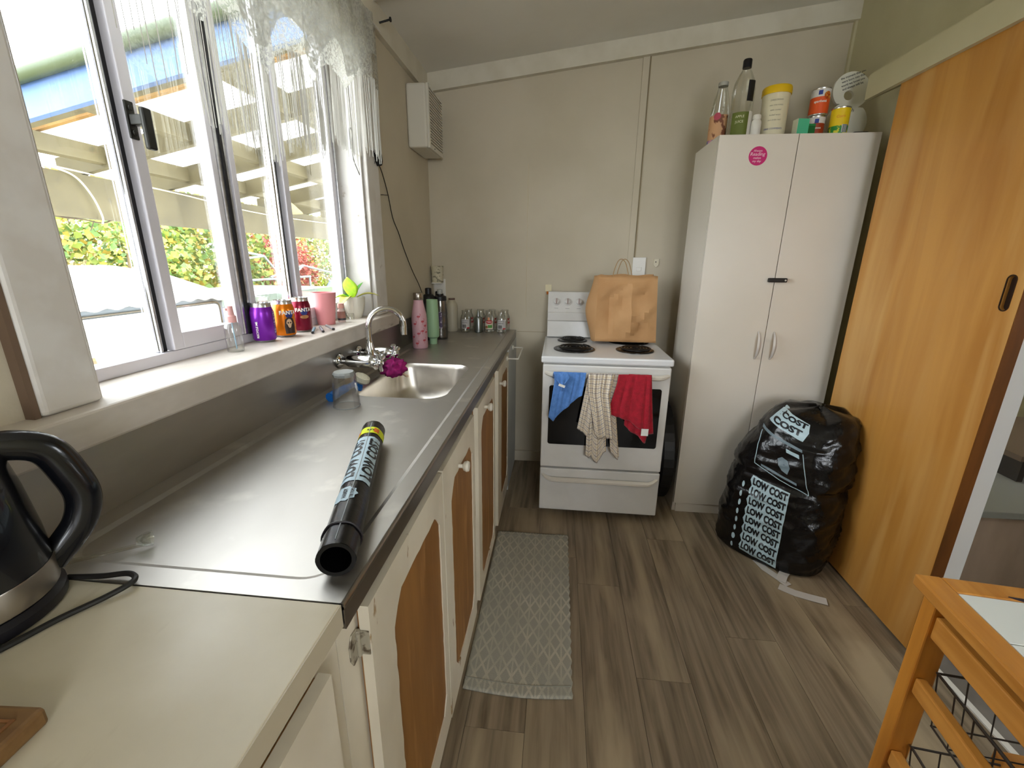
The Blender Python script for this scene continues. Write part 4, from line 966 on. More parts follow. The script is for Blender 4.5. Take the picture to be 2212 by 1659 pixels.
obj('scoop', MB().lathe([(0, 0), (.006, .001), (.011, .012), (.012, .02), (.0105, .02), (.008, .01), (0, .004)], 14, M=Matrix.Translation((.02, 0, .012)) @ Matrix.Rotation(PI / 2, 4, 'Y') @ Matrix.Scale(1, 4)), M_clear, t, smooth=True)
obj('scoop_handle', MB().box(-.06, .03, -.005, .005, .003, .006), mk_clear('clear_plastic', '#f2f3ee'), t, bevel=.001)
o = Vector((-.56, .20, .92)); t = thing('chopping_board', 'thick wooden chopping board corner on the cream benchtop', 'chopping board', o, rz=.07)
obj('board', MB().box(-.17, .085, -.22, .064, .0, .02), mk('board_wood', '#86653c', .6, c2='#6f4f2a', scale=(9, 40, 40), lo=.35, hi=.65), t, bevel=.004)
obj('juice_groove', MB().tube([Vector((-.15, .048, .0195)), Vector((.07, .048, .0195)), Vector((.07, -.2, .0195))], .003, 6), mk('board_groove', '#6f4722', .7), t)

# ------------------------------------------------------------------ window sill items
ZS = 1.1155
M_pinkp = mk('spray_pink', '#dba3a0', .4)
o = Vector((-.857, 1.064, ZS)); t = thing('spray_bottle', 'small clear spray bottle with pink pump on the window sill', 'bottle', o)
obj('bottle', MB().lathe([(.018, 0), (.0205, .003), (.0205, .062), (.018, .072), (.010, .080), (.009, .084)], 24), mk_clear('clear_plastic', '#f2f3ee'), t, smooth=True)
obj('pump', MB().lathe([(.0125, .078), (.0125, .094), (.009, .097), (.008, .108), (.0075, .12), (0, .121)], 20), M_pinkp, t, smooth=True)
obj('nozzle', MB().tube([(0, 0, .112), (-.006, -.009, .112)], .0035, 8), M_pinkp, t)
obj('dip_tube', MB().tube([(0, 0, .08), (.008, -.006, .008)], .0017, 6), mk('tube_blue', '#9fc0d8', .4), t)
M_alucan = mk('can_aluminium', '#cfcfd0', .25, .95)
def can(label, loc, body, r=.0322, h=.115):
    t = thing('drink_can', label, 'can', loc, group='drink cans on the sill')
    obj('ends', MB().lathe([(.022, 0), (r * .8, .001), (r * .9, .006)], 30, cap=True).lathe([(r * .86, h - .012), (r * .845, h - .004), (r * .86, h), (r * .82, h), (r * .80, h - .005), (0, h - .005)], 30, cap=False), M_alucan, t, smooth=True)
    b = obj('wall', MB().lathe([(r * .9, .006), (r, .011), (r, h - .03), (r * .985, h - .026), (r * .86, h - .012)], 34, cap=False), body, t, smooth=True)
    obj('ring_pull', MB().prism([(a * 1.0, b_) for a, b_ in rrect(-.006, .006, -.011, .011, .005, 4)], h - .0045, h - .003), M_alucan, t)
    return t, b
P = Vector((-.875, 1.212, ZS)); t, b = can('purple drink can reading RECYCLE ME on the window sill', P, mk('can_purple', '#7a1fa6', .25, .45))
fa = face_cam(P.x, P.y)
lettering('lettering', 'RECYCLE ME', .0085, iw, lambda u, v: cylwrap(.0322, fa - .48, .038)(-v, u), b, bold=.0003)
obj('ingredients', patch(rrect(-.008, .008, -.03, .035, .001, 2), cylwrap(.0322, fa + 1.25, .055), .008), mk('print_violet', '#5d3b80', .4, c2='#b9a6cf', scale=(20, 20, 300), lo=.5, hi=.55), b)
P = Vector((-.868, 1.305, ZS)); t, b = can('orange drink can with a skull picture on the window sill', P, mk('can_orange', '#e07b08', .25, .45))
fa = face_cam(P.x, P.y)
obj('logo_shadow', patch(circ(0, 0, .012, 14), cylwrap(.0322, fa + .5, .071, .0004), .008), mk('logo_blue', '#1d2f7a', .4), b)
lettering('lettering', 'FANTA', .0165, iw, cylwrap(.0322, fa + .42, .072, .0008), b, bold=.0006, maxedge=.006)
obj('dark_figure', patch([(-.014, -.022), (.016, -.022), (.017, .0), (.013, .024), (-.002, .031), (-.013, .022), (-.016, 0)], cylwrap(.0322, fa + .45, .034, .0004), .006), mk('print_dark', '#2a1710', .4), b)
sk = obj('skull_print', patch([(.009 * math.cos(a) * (1 if math.sin(a) > -.2 else .66), .014 * math.sin(a)) for a in [2 * PI * k / 20 for k in range(20)]], cylwrap(.0322, fa + .42, .044, .0007), .006), mk('print_bone', '#c9a98a', .5), b)
for dx in (-.0036, .0036):
    obj('eye_socket', patch(circ(dx, .002, .0025, 10), cylwrap(.0322, fa + .42, .044, .001), .006), mk('print_dark', '#2a1710'), sk)
P = Vector((-.872, 1.405, ZS)); t, b = can('maroon drink can behind the orange can on the window sill', P, mk('can_maroon', '#7a0f2c', .25, .45))
fa = face_cam(P.x, P.y)
obj('logo_shadow', patch(circ(0, 0, .012, 14), cylwrap(.0322, fa + .35, .069, .0004), .008), mk('logo_blue', '#1d2f7a'), b)
lettering('lettering', 'FANTA', .0165, iw, cylwrap(.0322, fa + .3, .070, .0008), b, bold=.0006, maxedge=.006)
obj('slice_print', patch([(.014 * math.cos(2 * PI * k / 16), .006 * math.sin(2 * PI * k / 16)) for k in range(16)], cylwrap(.0322, fa + .35, .052, .0006), .006), mk('print_tan', '#b07a48', .5), b)
o = Vector((-.877, 1.575, ZS)); t = thing('pink_cup', 'pink plastic tumbler cup on the window sill', 'cup', o)
M_pcup = mk('cup_pink', '#dc8f92', .5)
obj('cup', MB().lathe([(.030, 0), (.031, .002), (.043, .116), (.043, .118), (.041, .118), (.029, .006), (0, .006)], 36), M_pcup, t, smooth=True)
obj('rim', MB().tube([(.042 * math.cos(2 * PI * k / 36), .042 * math.sin(2 * PI * k / 36), .118) for k in range(36)], .0014, 6, closed=True), M_pcup, t, smooth=True)
o = Vector((-.848, 1.64, ZS)); t = thing('medicine_vial', 'small brown-labelled medicine bottle with pink cap on the sill', 'bottle', o)
obj('vial', MB().lathe([(.013, 0), (.0145, .002), (.0145, .045), (.009, .052), (.009, .056)], 20), mk('vial_pale', '#d8c4bc', .3), t, smooth=True)
obj('cap', MB().lathe([(.0125, .054), (.0125, .070), (.011, .073), (0, .073)], 20), mk('vial_cap', '#dba79a', .45), t, smooth=True)
b_ = band(t, 'label', .0149, .008, .042, mk('vial_label', '#9a6e62', .6)); band(t, 'label_stripe', .0151, .008, .016, mk('vial_label_dark', '#3b3a40', .6))
# plant
o = Vector((-.858, 1.775, ZS)); t = thing('potted_plant', 'small leafy green plant in a white ribbed pot at the sill end', 'plant', o)
pot = MB(); nr_ = 64
def potf(u, v):
    pr = [(0, .026), (.04, .029), (.3, .037), (.7, .044), (1, .0455)]; r = lerp_prof(pr, v) * (1 + .008 * math.cos(u * 2 * PI * 32)); return Vector((r * math.cos(2 * PI * u), r * math.sin(2 * PI * u), .088 * v))
pot.grid(potf, nr_ * 2, 12, closed_u=True); pot.lathe([(.0455, .088), (.042, .088), (.040, .07), (0, .07)], 40, cap=False)
obj('pot', pot, mk('pot_white', '#d8d4c6', .5), t, smooth=True); obj('soil', MB().lathe([(.041, .072), (.02, .076), (0, .077)], 24, cap=False), mk('soil', '#3a2c20', .9), t)
def leaf(base, dirv, ln_, wd_, droop, mat):
    d = Vector(dirv).normalized(); sd_ = d.cross(Vector((0, 0, 1))).normalized(); mb = MB()
    def lf(u, v):
        w = wd_ * math.sin(PI * min(.999, v ** .75)) * (u - .5) * 2
        p = Vector(base) + d * ln_ * v + Vector((0, 0, -droop * v * v)) + sd_ * w; p.z += abs(w) * .35; return p
    mb.grid(lf, 7, 12); return obj('leaf', mb, mat, t, smooth=True, solid=.0008, angle=180)
M_lf1 = mk('leaf_lime', '#9fbe1f', .45, c2='#7fa51c', scale=(50, 50, 50)); M_lf2 = mk('leaf_green', '#4f8e33', .45); M_lf3 = mk('leaf_yellow', '#c2bd55', .5)
leaf((0, -.005, .078), (-.05, -.25, .9), .095, .036, .0, M_lf1); leaf((0, 0, .08), (.35, .25, .75), .09, .03, .012, M_lf2); leaf((.005, 0, .078), (1.0, .3, .72), .125, .017, .06, M_lf3)
leaf((-.01, -.01, .078), (-.9, -.4, .55), .075, .028, .035, M_lf1); leaf((-.005, -.02, .085), (-.15, -.7, .25), .075, .026, .065, M_lf3); leaf((-.01, 0, .08), (-.8, .4, .6), .06, .015, .02, M_lf2)
o = Vector((-.846, 1.705, ZS)); t = thing('dosing_cup', 'small clear plastic dosing cup in front of the white plant pot', 'cup', o)
obj('cup', MB().lathe([(.017, 0), (.017, .024), (.0155, .026), (0, .026)], 20, cap=False), mk_clear('clear_plastic', '#f2f3ee'), t, smooth=True)
for i, (a, b, ang, lab) in enumerate(((-.815, 1.375, 1.9, 'blue-grey pen cap lying nearest the maroon can'), (-.80, 1.40, 2.3, 'dark-tipped grey pen cap in the middle of the loose caps'), (-.795, 1.445, 2.75, 'pale pen cap lying nearest the pink cup'))):
    o = Vector((a, b, ZS)); t = thing('pen_cap', lab, 'pen cap', o, rz=ang)
    obj('barrel', MB().tube([(-.016, 0, .0045), (.018, 0, .014)], [.0042, .0046], 10), mk('pen_%d' % i, ('#7b93a3', '#8d8790', '#a9a3a6')[i], .4), t, smooth=True); obj('tip', MB().tube([(-.021, 0, .0042), (-.0155, 0, .0046)], .0043, 10), mk('pen_tip', '#2a2629', .4), t)

# ------------------------------------------------------------------ bottles in the far bench corner
o = Vector((-.70, 2.15, ZB)); t = thing('flamingo_bottle', 'pink flamingo-print steel drink bottle on the bench corner', 'bottle', o)
r0 = .0385
obj('body', MB().lathe([(.034, 0), (.0375, .003), (.0385, .008), (.0385, .15), (.036, .175), (.028, .215), (.024, .235), (.0235, .245)], 34), mk('bottle_pink', '#d5a8b0', .45), t, smooth=True)
obj('cap', MB().lathe([(.0245, .245), (.0255, .247), (.0255, .276), (.023, .28), (0, .28)], 28), mk('cap_steel', '#a59b92', .25, 1.0), t, smooth=True)
M_flam = mk('print_flamingo', '#c2545c', .5); fa = face_cam(-.70, 2.15)
for i, (u, v) in enumerate(((-.016, .030), (.022, .045), (-.006, .080), (.014, .092), (.036, .085), (-.024, .128), (.016, .14), (.03, .118), (-.036, .062), (-.004, .165))):
    fl_ = obj('flamingo', patch([(.0085 * math.cos(a), .0052 * math.sin(a)) for a in [2 * PI * k / 12 for k in range(12)]], cylwrap(r0, fa + u / r0, v, .0006), .008), M_flam, t)
    obj('neck', patch([(.006, .002), (.0085, .001), (.0105, .011), (.008, .015), (.004, .014), (.0045, .0125), (.0075, .0125), (.0082, .010)], cylwrap(r0, fa + u / r0, v, .0006), .006), M_flam, fl_)
    obj('leg', patch([(-.001, -.004), (.0005, -.004), (.001, -.016), (-.0005, -.016)], cylwrap(r0, fa + u / r0, v, .0006), .008), M_flam, fl_)
o = Vector((-.667, 2.275, ZB)); t = thing('green_tumbler', 'pale green tall plastic tumbler beside the flamingo bottle', 'tumbler', o)
obj('body', MB().lathe([(.02, 0), (.021, .03), (.032, .04), (.034, .055), (.034, .09), (.030, .23), (.030, .235), (.028, .235), (.028, .10), (0, .09)], 30), mk('tumbler_green', '#9fc49a', .45), t, smooth=True)
obj('rim', MB().tube([(.0295 * math.cos(2 * PI * k / 30), .0295 * math.sin(2 * PI * k / 30), .235) for k in range(30)], .0012, 6, closed=True), mk('tumbler_green', '#9fc49a'), t, smooth=True)
o = Vector((-.722, 2.40, ZB)); t = thing('sports_bottle', 'dark sports bottle with black nozzle lid behind the green tumbler', 'bottle', o)
obj('body', MB().lathe([(.033, 0), (.036, .003), (.036, .20), (.03, .215)], 28), mk('bottle_smoke', '#4d4a4c', .25, trans=.35), t, smooth=True)
obj('lid', MB().lathe([(.037, .21), (.037, .235), (.028, .25), (.018, .255), (.018, .285), (.012, .288), (0, .288)], 26), M_lidblk, t, smooth=True)
o = Vector((-.665, 2.43, ZB)); t = thing('shaker_bottle', 'clear ribbed plastic shaker bottle with black lid in the bench corner', 'bottle', o)
obj('body', MB().lathe([(.034, 0), (.037, .004), (.038, .03), (.036, .05), (.038, .07), (.038, .12), (.036, .13), (.038, .14), (.037, .20), (.034, .22)], 28), mk_clear('clear_smoke', '#c9c4c6', .6, .12), t, smooth=True)
obj('lid', MB().lathe([(.036, .218), (.036, .24), (.02, .247), (.02, .255), (0, .255)], 26), M_lidblk, t, smooth=True)
obj('cap_top', MB().lathe([(.015, .255), (.015, .278), (0, .28)], 18, c=(0, 0, 0)), mk('cap_pale', '#a7a9a2', .4), t, smooth=True)
band(t, 'label', .0385, .065, .155, mk('label_purple', '#4c3a56', .5, c2='#b4a8b4', scale=(30, 30, 50), lo=.55, hi=.6), a0=-2.4, a1=-1.1)
o = Vector((-.668, 2.715, ZB)); t = thing('white_flask', 'plain off-white steel drink flask without lid against the back wall', 'flask', o)
obj('body', MB().lathe([(.032, 0), (.0355, .004), (.0365, .02), (.0365, .15), (.034, .168), (.024, .188), (.019, .192), (.019, .205), (.0165, .205), (.015, .19), (0, .188)], 30), mk('flask_white', '#b8b09a', .45), t, smooth=True)
obj('neck_ring', MB().lathe([(.0195, .197), (.0205, .199), (.0205, .204), (.0195, .206)], 24, cap=False), mk('neck_dark', '#5a3b34', .5), t, smooth=True)
M_jar = mk_clear('jar_glass', '#fdfefd', .4, .03)
JP = [(.024, 0), (.029, .003), (.030, .01), (.030, .09), (.026, .105), (.0205, .112), (.0205, .13), (.0215, .131), (.0215, .136), (.019, .136)]
lab_names = ['leftmost front clear sauce jar with white barcode label by the flask', 'clear unlabelled dropper bottle between the front sauce jars', 'clear sauce jar with red and green picture label on the bench', 'rightmost front clear sauce jar with white label at the bench end']
JX = (-.578, -.495, -.427, -.35)
for i, jx in enumerate(JX):
    o = Vector((jx, 2.69, ZB)); t = thing('sauce_jar', lab_names[i], 'jar', o, group='glass jars along the back wall')
    if i == 1:
        obj('jar', MB().lathe([(.022, 0), (.026, .003), (.026, .085), (.022, .095), (.012, .10), (.010, .115), (.004, .14), (0, .14)], 24), mk_clear('jar_frost', '#c9d6cf', .8, .3), t, smooth=True)
        obj('liquid', MB().lathe([(.0245, .003), (.0245, .035), (0, .035)], 22), mk('liquid_green', '#9db0a4', .2, trans=.7), t, smooth=True); continue
    obj('jar', MB().lathe(JP, 26), M_jar, t, smooth=True)
    fa = face_cam(jx, 2.69)
    if i == 2:
        b_ = obj('label', patch(rrect(-.026, .026, -.03, .022, .008, 4), cylwrap(.0305, fa, .055, .0004), .008), mk('label_cream2', '#d8cdb8', .6), t)
        rd = obj('logo', patch([(.022 * math.cos(2 * PI * k / 18), .012 * math.sin(2 * PI * k / 18)) for k in range(18)], cylwrap(.0305, fa, .07, .0008), .008), mk('logo_red2', '#b3202a', .5), b_)
        lettering('lettering', "Wattie's", .011, iw, cylwrap(.0305, fa, .067, .0012), rd, bold=.0002)
        obj('green_panel', patch(rrect(-.008, .019, -.009, .009, .001, 2), cylwrap(.0305, fa, .042, .0008), .008), mk('panel_green', '#4f8f3a', .5), b_)
        obj('picture', patch(circ(0, 0, .009, 10), cylwrap(.0305, fa - .55, .038, .0009), .008), mk('panel_brown', '#9a6a44', .5), b_)
        obj('tag', patch(rrect(-.006, .006, -.002, .018, .002, 3), cylwrap(.0305, fa - .1, .08, .0008), .008), mk('tag_orange', '#d08a60', .5), b_)
    else:
        b_ = obj('label', patch(rrect(-.026, .030, -.03, .028, .001, 2), cylwrap(.0305, fa, .055, .0004), .008), mk('label_paper', '#c9c5c2', .6), t)
        obj('barcode', patch(rrect(-.02, .004, -.025, -.004, .001, 2), cylwrap(.0305, fa, .055, .0008), .008), mk('barcode_print2', '#77736f', .6), b_)
        obj('print_lines', patch(rrect(-.02, .012, .004, .009, .001, 2), cylwrap(.0305, fa, .055, .0008), .008), mk('print_lines', '#8d8985', .6), b_)
        obj('print_lines', patch(rrect(-.02, .018, .017, .02, .001, 2), cylwrap(.0305, fa, .055, .0008), .008), mk('print_lines', '#8d8985'), b_)
        obj('red_corner', patch(rrect(.008, .029, -.03, -.022, .001, 2), cylwrap(.0305, fa, .055, .0008), .008), mk('logo_red2', '#b3202a'), b_)
bl = ['clear lidless jar in the back row directly behind the flask-side jar', 'clear lidless jar in the back row behind the dropper bottle', 'clear lidless jar in the back row behind the picture-label jar', 'clear jar with red label edge at the right end of the back row']
for i, jx in enumerate((-.57, -.492, -.418, -.335)):
    o = Vector((jx, 2.762, ZB)); t = thing('sauce_jar', bl[i], 'jar', o, group='glass jars along the back wall')
    obj('jar', MB().lathe(JP, 24), M_jar, t, smooth=True)
    band(t, 'label', .0304, .03, .085, mk('label_back', '#b9a79a', .6, c2='#8e2a2a', scale=(40, 40, 40), lo=.5, hi=.55), a0=-.9, a1=.6)

# ------------------------------------------------------------------ mat
def mk_mat():
    m = mk('mat_weave', '#9d9a84', .95, bump=.5, bscale=(300, 300, 300)); nt = m.node_tree; N = nt.nodes; L = nt.links; b = N['Principled BSDF']
    tc = N.new('ShaderNodeTexCoord'); sp_ = N.new('ShaderNodeSeparateXYZ'); L.new(tc.outputs['Object'], sp_.inputs[0])
    def M2(op, a, bv=None, c=None):
        n = N.new('ShaderNodeMath'); n.operation = op
        for i, x_ in enumerate((a, bv, c)):
            if x_ is None: continue
            if isinstance(x_, (int, float)): n.inputs[i].default_value = x_
            else: L.new(x_, n.inputs[i])
        return n.outputs[0]
    P, Q = .084, .078
    # overlapping pointed scales: zig-zag lines stepping up the mat, plus a centre spine in each scale
    xs = M2('MULTIPLY', sp_.outputs[0], 1 / P); ys = M2('MULTIPLY', sp_.outputs[1], 1 / Q)
    tri = M2('MULTIPLY', M2('PINGPONG', xs, .5), 2.0)
    z1 = M2('FRACT', M2('SUBTRACT', ys, tri)); l1 = M2('LESS_THAN', M2('ABSOLUTE', M2('SUBTRACT', z1, .5)), .1)
    z2 = M2('FRACT', M2('ADD', ys, tri)); l2 = M2('LESS_THAN', M2('ABSOLUTE', M2('SUBTRACT', z2, .5)), .1)
    sp2 = M2('LESS_THAN', M2('ABSOLUTE', M2('SUBTRACT', M2('FRACT', M2('MULTIPLY', xs, 2.0)), .5)), .07)
    sp2 = M2('MULTIPLY', sp2, .8)
    ln_ = M2('MAXIMUM', M2('MAXIMUM', l1, l2), sp2)
    n_ = N.new('ShaderNodeTexNoise'); n_.inputs['Scale'].default_value = 9; L.new(tc.outputs['Object'], n_.inputs[0])
    fade = N.new('ShaderNodeMapRange'); fade.inputs[1].default_value = .35; fade.inputs[2].default_value = .65; fade.inputs[3].default_value = .25; fade.inputs[4].default_value = .7; L.new(n_.outputs[0], fade.inputs[0])
    fc = M2('MULTIPLY', ln_, fade.outputs[0])
    mx = N.new('ShaderNodeMix'); mx.data_type = 'RGBA'; mx.inputs[6].default_value = hexc('#9b998d'); mx.inputs[7].default_value = hexc('#c2baa9'); L.new(fc, mx.inputs[0]); L.new(mx.outputs[2], b.inputs['Base Color'])
    return m
o = Vector((-.09, 1.52, 0)); mt = thing('floor_mat', 'pale grey-green woven kitchen mat with scale pattern beside the cabinets', 'mat', o)
mm = MB(); rm = random.Random(9)
def matf(u, v):
    x = -.265 + u * .357; y = 1.075 + v * .865
    if u > .99: x += .0025 * math.sin(v * 130)
    if v < .08: x += .004 * math.sin(u * 3)
    y += -.012 * math.sin(u * PI) * (1 - v) + .004 * u
    z = .007 + .0015 * math.sin(u * 9 + v * 5) * math.sin(v * 13)
    return Vector((x, y, z)) - o
mm.grid(matf, 40, 80)
mo = obj('mat', mm, mk_mat(), mt, smooth=True, angle=180)
mo.modifiers.new('thick', 'SOLIDIFY').thickness = .006
for v_ in (.045, .965):
    obj('hem', MB().tube([matf(k / 30, v_) + Vector((0, 0, .001)) for k in range(31)], .0016, 5), mk('mat_hem', '#8f8d82', .95), mt, smooth=True)

# ------------------------------------------------------------------ rubbish bag
o = Vector((1.11, 1.99, 0)); bagT = thing('rubbish_bag', 'full black LOW COST printed rubbish bag slumped against the sliding door', 'rubbish bag', o)
uD = Vector((.74, -.68, 0)).normalized(); nD = Vector((-.68, -.74, 0)).normalized()
RING = [(0, (1.09, 1.985), .20, .165), (.012, (1.09, 1.985), .232, .19), (.06, (1.09, 1.985), .245, .205), (.16, (1.10, 1.985), .25, .21), (.28, (1.105, 1.99), .243, .21), (.40, (1.115, 1.995), .235, .205), (.46, (1.125, 2.0), .242, .205), (.53, (1.145, 2.0), .228, .205), (.60, (1.17, 2.0), .205, .20), (.66, (1.185, 2.0), .185, .185), (.70, (1.195, 2.0), .165, .165), (.722, (1.20, 2.005), .13, .13), (.73, (1.20, 2.01), .02, .02)]
rw = random.Random(11)
def rot3(rnd): return Vector((rnd.uniform(-1, 1), rnd.uniform(-1, 1), rnd.uniform(-.6, 1.6)))
WR = [(rot3(rw), rw.uniform(14, 52), rw.uniform(0, 6.28), rw.uniform(.3, .9)) for _ in range(16)]
def ridge(x): return 1 - abs(math.sin(x))
def bagf(u, v):
    z = .73 * v if v > 0 else 0; zs_ = 1.0
    c = None
    for (za, ca, aa, ba), (zb, cb_, ab, bb) in zip(RING, RING[1:]):
        if z <= zb + 1e-9:
            k = (z - za) / (zb - za); c = (ca[0] + (cb_[0] - ca[0]) * k, ca[1] + (cb_[1] - ca[1]) * k); a_ = aa + (ab - aa) * k; b_ = ba + (bb - ba) * k; break
    if c is None: z0, c, a_, b_ = RING[-1]
    th = 2 * PI * u; cs, sn = math.cos(th), math.sin(th); e = .72
    pu = a_ * math.copysign(abs(cs) ** e, cs); pn_ = b_ * math.copysign(abs(sn) ** e, sn)
    p = Vector((c[0], c[1], z)) + uD * pu + nD * pn_
    d = 0
    for w_, f_, ph_, am in WR: d += am * (ridge(w_.dot(p) * f_ * .5 + ph_ + .7 * math.sin(p.z * 9 + ph_)) ** 3 - .25)
    dirn = (p - Vector((c[0], c[1], z))); dirn.z = 0
    if dirn.length > .02: p += dirn.normalized() * d * .0062 * (1 if z > .02 else .3)
    # waist crease across the middle
    p += (dirn.normalized() * -.014 * math.exp(-((z - .415 + .06 * (pu)) / .012) ** 2)) if dirn.length > .02 else Vector()
    if z > .6: p.z += .012 * math.sin(u * 23) * math.sin(u * 9)
    p.x = min(p.x, 1.299 - .004 * (p.x > 1.30)); p.y = min(p.y, 2.236); p.z = max(p.z, 0.0)
    return p - o
bmz = MB(); vz = [0, .004, .016] + [.03 + .97 * k / 63 for k in range(64)]
NU = 150
vsb = [bagf(i / NU, v_) for v_ in vz for i in range(NU)]; fsb = [(j * NU + i, j * NU + (i + 1) % NU, (j + 1) * NU + (i + 1) % NU, (j + 1) * NU + i) for j in range(len(vz) - 1) for i in range(NU)]
fsb += [tuple(range(NU - 1, -1, -1)), tuple(range((len(vz) - 1) * NU, len(vz) * NU))]
bmz.add(vsb, fsb)
bago = obj('bag', bmz, mk('bin_bag_film', '#0a090a', .2, bump=.7, bscale=(34, 34, 34), spec=.5), bagT, smooth=True, angle=180)
bvh = BVHTree.FromPolygons([Vector(v) for v in bmz.v], bmz.f)
C0 = Vector((1.05, 1.93, 0))      # a point on the flat print plane
def bagwrap(u, h, e=.0018):
    p = C0 + uD * u + nD * .6 + Vector((0, 0, h)) - o
    hit = bvh.ray_cast(p, -nD)
    q = hit[0] if hit[0] is not None else (p - nD * .6)
    return q + nD * e
# blue panel in the photo leans: an oblique (a, b) frame drawn on the bag face
def pan(a, b, A=(-.085, .415), Bx=(.158, -.022), Cx=(.006, -.375)):
    return (A[0] + Bx[0] * a + Cx[0] * b, A[1] + Bx[1] * a + Cx[1] * b)
def panfn(a, b, e=.0018): return bagwrap(*pan(a, b), e)
edge = [(0, 0), (1, 0)] + [(1, k / 8) for k in range(1, 9)] + [(0, 1)] + [(x_, k / 16) for k, x_ in zip(range(15, 0, -1), [-.03, .02, -.04, .01] * 4)]
pnl = obj('print_panel', patch(edge, lambda a, b: panfn(a, b, .0014), .06), mk('print_pale_blue', '#b5ccd4', .35), bagT, smooth=True)
ink = mk('ink_bagprint', '#15161a', .35)
for i in range(8):
    sx_ = 1 - .0 * i
    lettering('lettering', 'LOW COST', 1.0, ink, lambda u, v, i=i: panfn(.5 + u * .178, (i + .83) / 8.15 - v * .118, .0028), pnl, bold=.052, maxedge=.18)
for i in range(8):
    cx_ = (-.20 + .012 * math.sin(i)); pp = circ(0, 0, .5, 10)
    obj('print_icon', patch([(a, b) for a, b in circ(0, 0, .5, 10)], lambda a, b, i=i: bagwrap(-.118 + .006 * i * 0 + a * (.012 + .006 * (i == 6)), .36 - i * .045 + b * .03, .0018), .4), mk('print_pale_blue', '#b5ccd4'), bagT)
# framed print above the crease, with a blank picture area, and the folded top panel
def up(a, b, e=.002): return bagwrap(-.115 + a * .20 + b * .045, .635 - b * .165 - a * .05, e)
fr_out = [(0, 0), (.92, .0), (1, 1), (-.12, 1)]
def lines(pts, w, fn):
    mb_ = MB()
    for (a, b), (a2, b2) in zip(pts, pts[1:]):
        n__ = 10; mb_.tube([fn(a + (a2 - a) * k / n__, b + (b2 - b) * k / n__) for k in range(n__ + 1)], w, 5)
    return mb_
obj('print_frame', lines([(.02, .12), (-.1, 1), (1, 1.12), (.96, .1)], .0016, up), mk('print_pale_blue', '#b5ccd4'), bagT)
obj('print_bar', patch(rrect(.0, .95, .0, .07, .005, 2), up, .08), mk('print_grey_blue', '#6f7f88', .4), bagT)
obj('print_bar', patch(rrect(.05, .8, .92, .98, .005, 2), up, .08), mk('print_grey_blue', '#6f7f88'), bagT)
obj('print_bar', patch(rrect(.62, .88, .17, .27, .005, 2), up, .08), mk('print_pale_blue', '#b5ccd4'), bagT)
obj('print_blotch', patch([(.42, .55), (.52, .45), (.64, .48), (.68, .62), (.62, .82), (.5, .8), (.44, .7)], up, .08), mk('print_grey_blue', '#6f7f88'), bagT)
def tp_(a, b, e=.002): return bagwrap(-.085 + a * .165 + b * .0, .735 - a * .03 - b * .09, e)
pt = obj('print_panel', patch([(.18, .06), (.95, .22), (1.0, .55), (.92, 1.0), (-.05, .8)], lambda a, b: tp_(a, b, .0016), .1), mk('print_pale_blue', '#b5ccd4'), bagT, smooth=True)
lettering('lettering', 'COST', 1.0, ink, lambda u, v: tp_(.46 + u * .30, .78 + u * .03 - v * .36, .003), pt, bold=.052, maxedge=.18)
lettering('lettering', 'COST', 1.0, ink, lambda u, v: tp_(.58 + u * .26, .40 + u * .03 - v * .28, .003), pt, bold=.052, maxedge=.18)
M_tape = mk('tape_white', '#cfcac4', .6)
def ribbon(pts, w, label, zs):
    oo = Vector((*pts[0], .001)); t = thing('paper_strip', label, 'paper strip', oo)
    mb_ = MB(); vs = []; fs = []
    for i, p in enumerate(pts):
        a = Vector((*pts[max(0, i - 1)], 0)); b = Vector((*pts[min(len(pts) - 1, i + 1)], 0)); d = (b - a).normalized(); s_ = Vector((-d.y, d.x, 0))
        q = Vector((*p, zs[i])); vs += [q + s_ * w - oo, q - s_ * w - oo]
    for i in range(len(pts) - 1): fs.append((i * 2, i * 2 + 1, i * 2 + 3, i * 2 + 2))
    mb_.add(vs, fs); obj('strip', mb_, M_tape, t, solid=.0012); obj('fold', MB().add([Vector(vs[0]) + Vector((0, 0, .001)), Vector(vs[1]) + Vector((0, 0, .001)), Vector(vs[3]) * .2 + Vector(vs[1]) * .8 + Vector((0, 0, .002))], [(0, 1, 2)]), M_tape, t, solid=.0008)
ribbon([(.975, 1.86), (.99, 1.80), (1.025, 1.735), (1.045, 1.70)], .018, 'white paper strip running out from under the rubbish bag', [.004, .003, .006, .003])
ribbon([(1.075, 1.79), (1.045, 1.755), (1.02, 1.72)], .019, 'short folded white paper strip crossing the long one by the bag', [.008, .012, .007])
ribbon([(1.0, 1.69), (1.05, 1.655), (1.10, 1.635), (1.155, 1.615)], .021, 'long white paper strip lying farthest from the rubbish bag', [.003, .003, .004, .006])

# ------------------------------------------------------------------ black tray beside the stove
o = Vector((.622, 2.50, 0)); t = thing('black_tray', 'black round tray standing on edge between stove and wardrobe', 'tray', o)
obj('tray', MB().prism([(a, b) for a, b in circ(0, .29, .30, 40) if b > 0.0] , -.03, .03, Matrix.Translation((0, 0, 0)) @ frame3((0, 1, 0), (0, 0, 1), (1, 0, 0))), mk('tray_black', '#0b0a09', .5), t, bevel=.006)
obj('tray_rim', MB().tube([(-.03, .285 * math.cos(a), .29 + .285 * math.sin(a)) for a in [2 * PI * k / 36 for k in range(36)]], .005, 6, closed=True), mk('tray_black', '#0b0a09'), t)

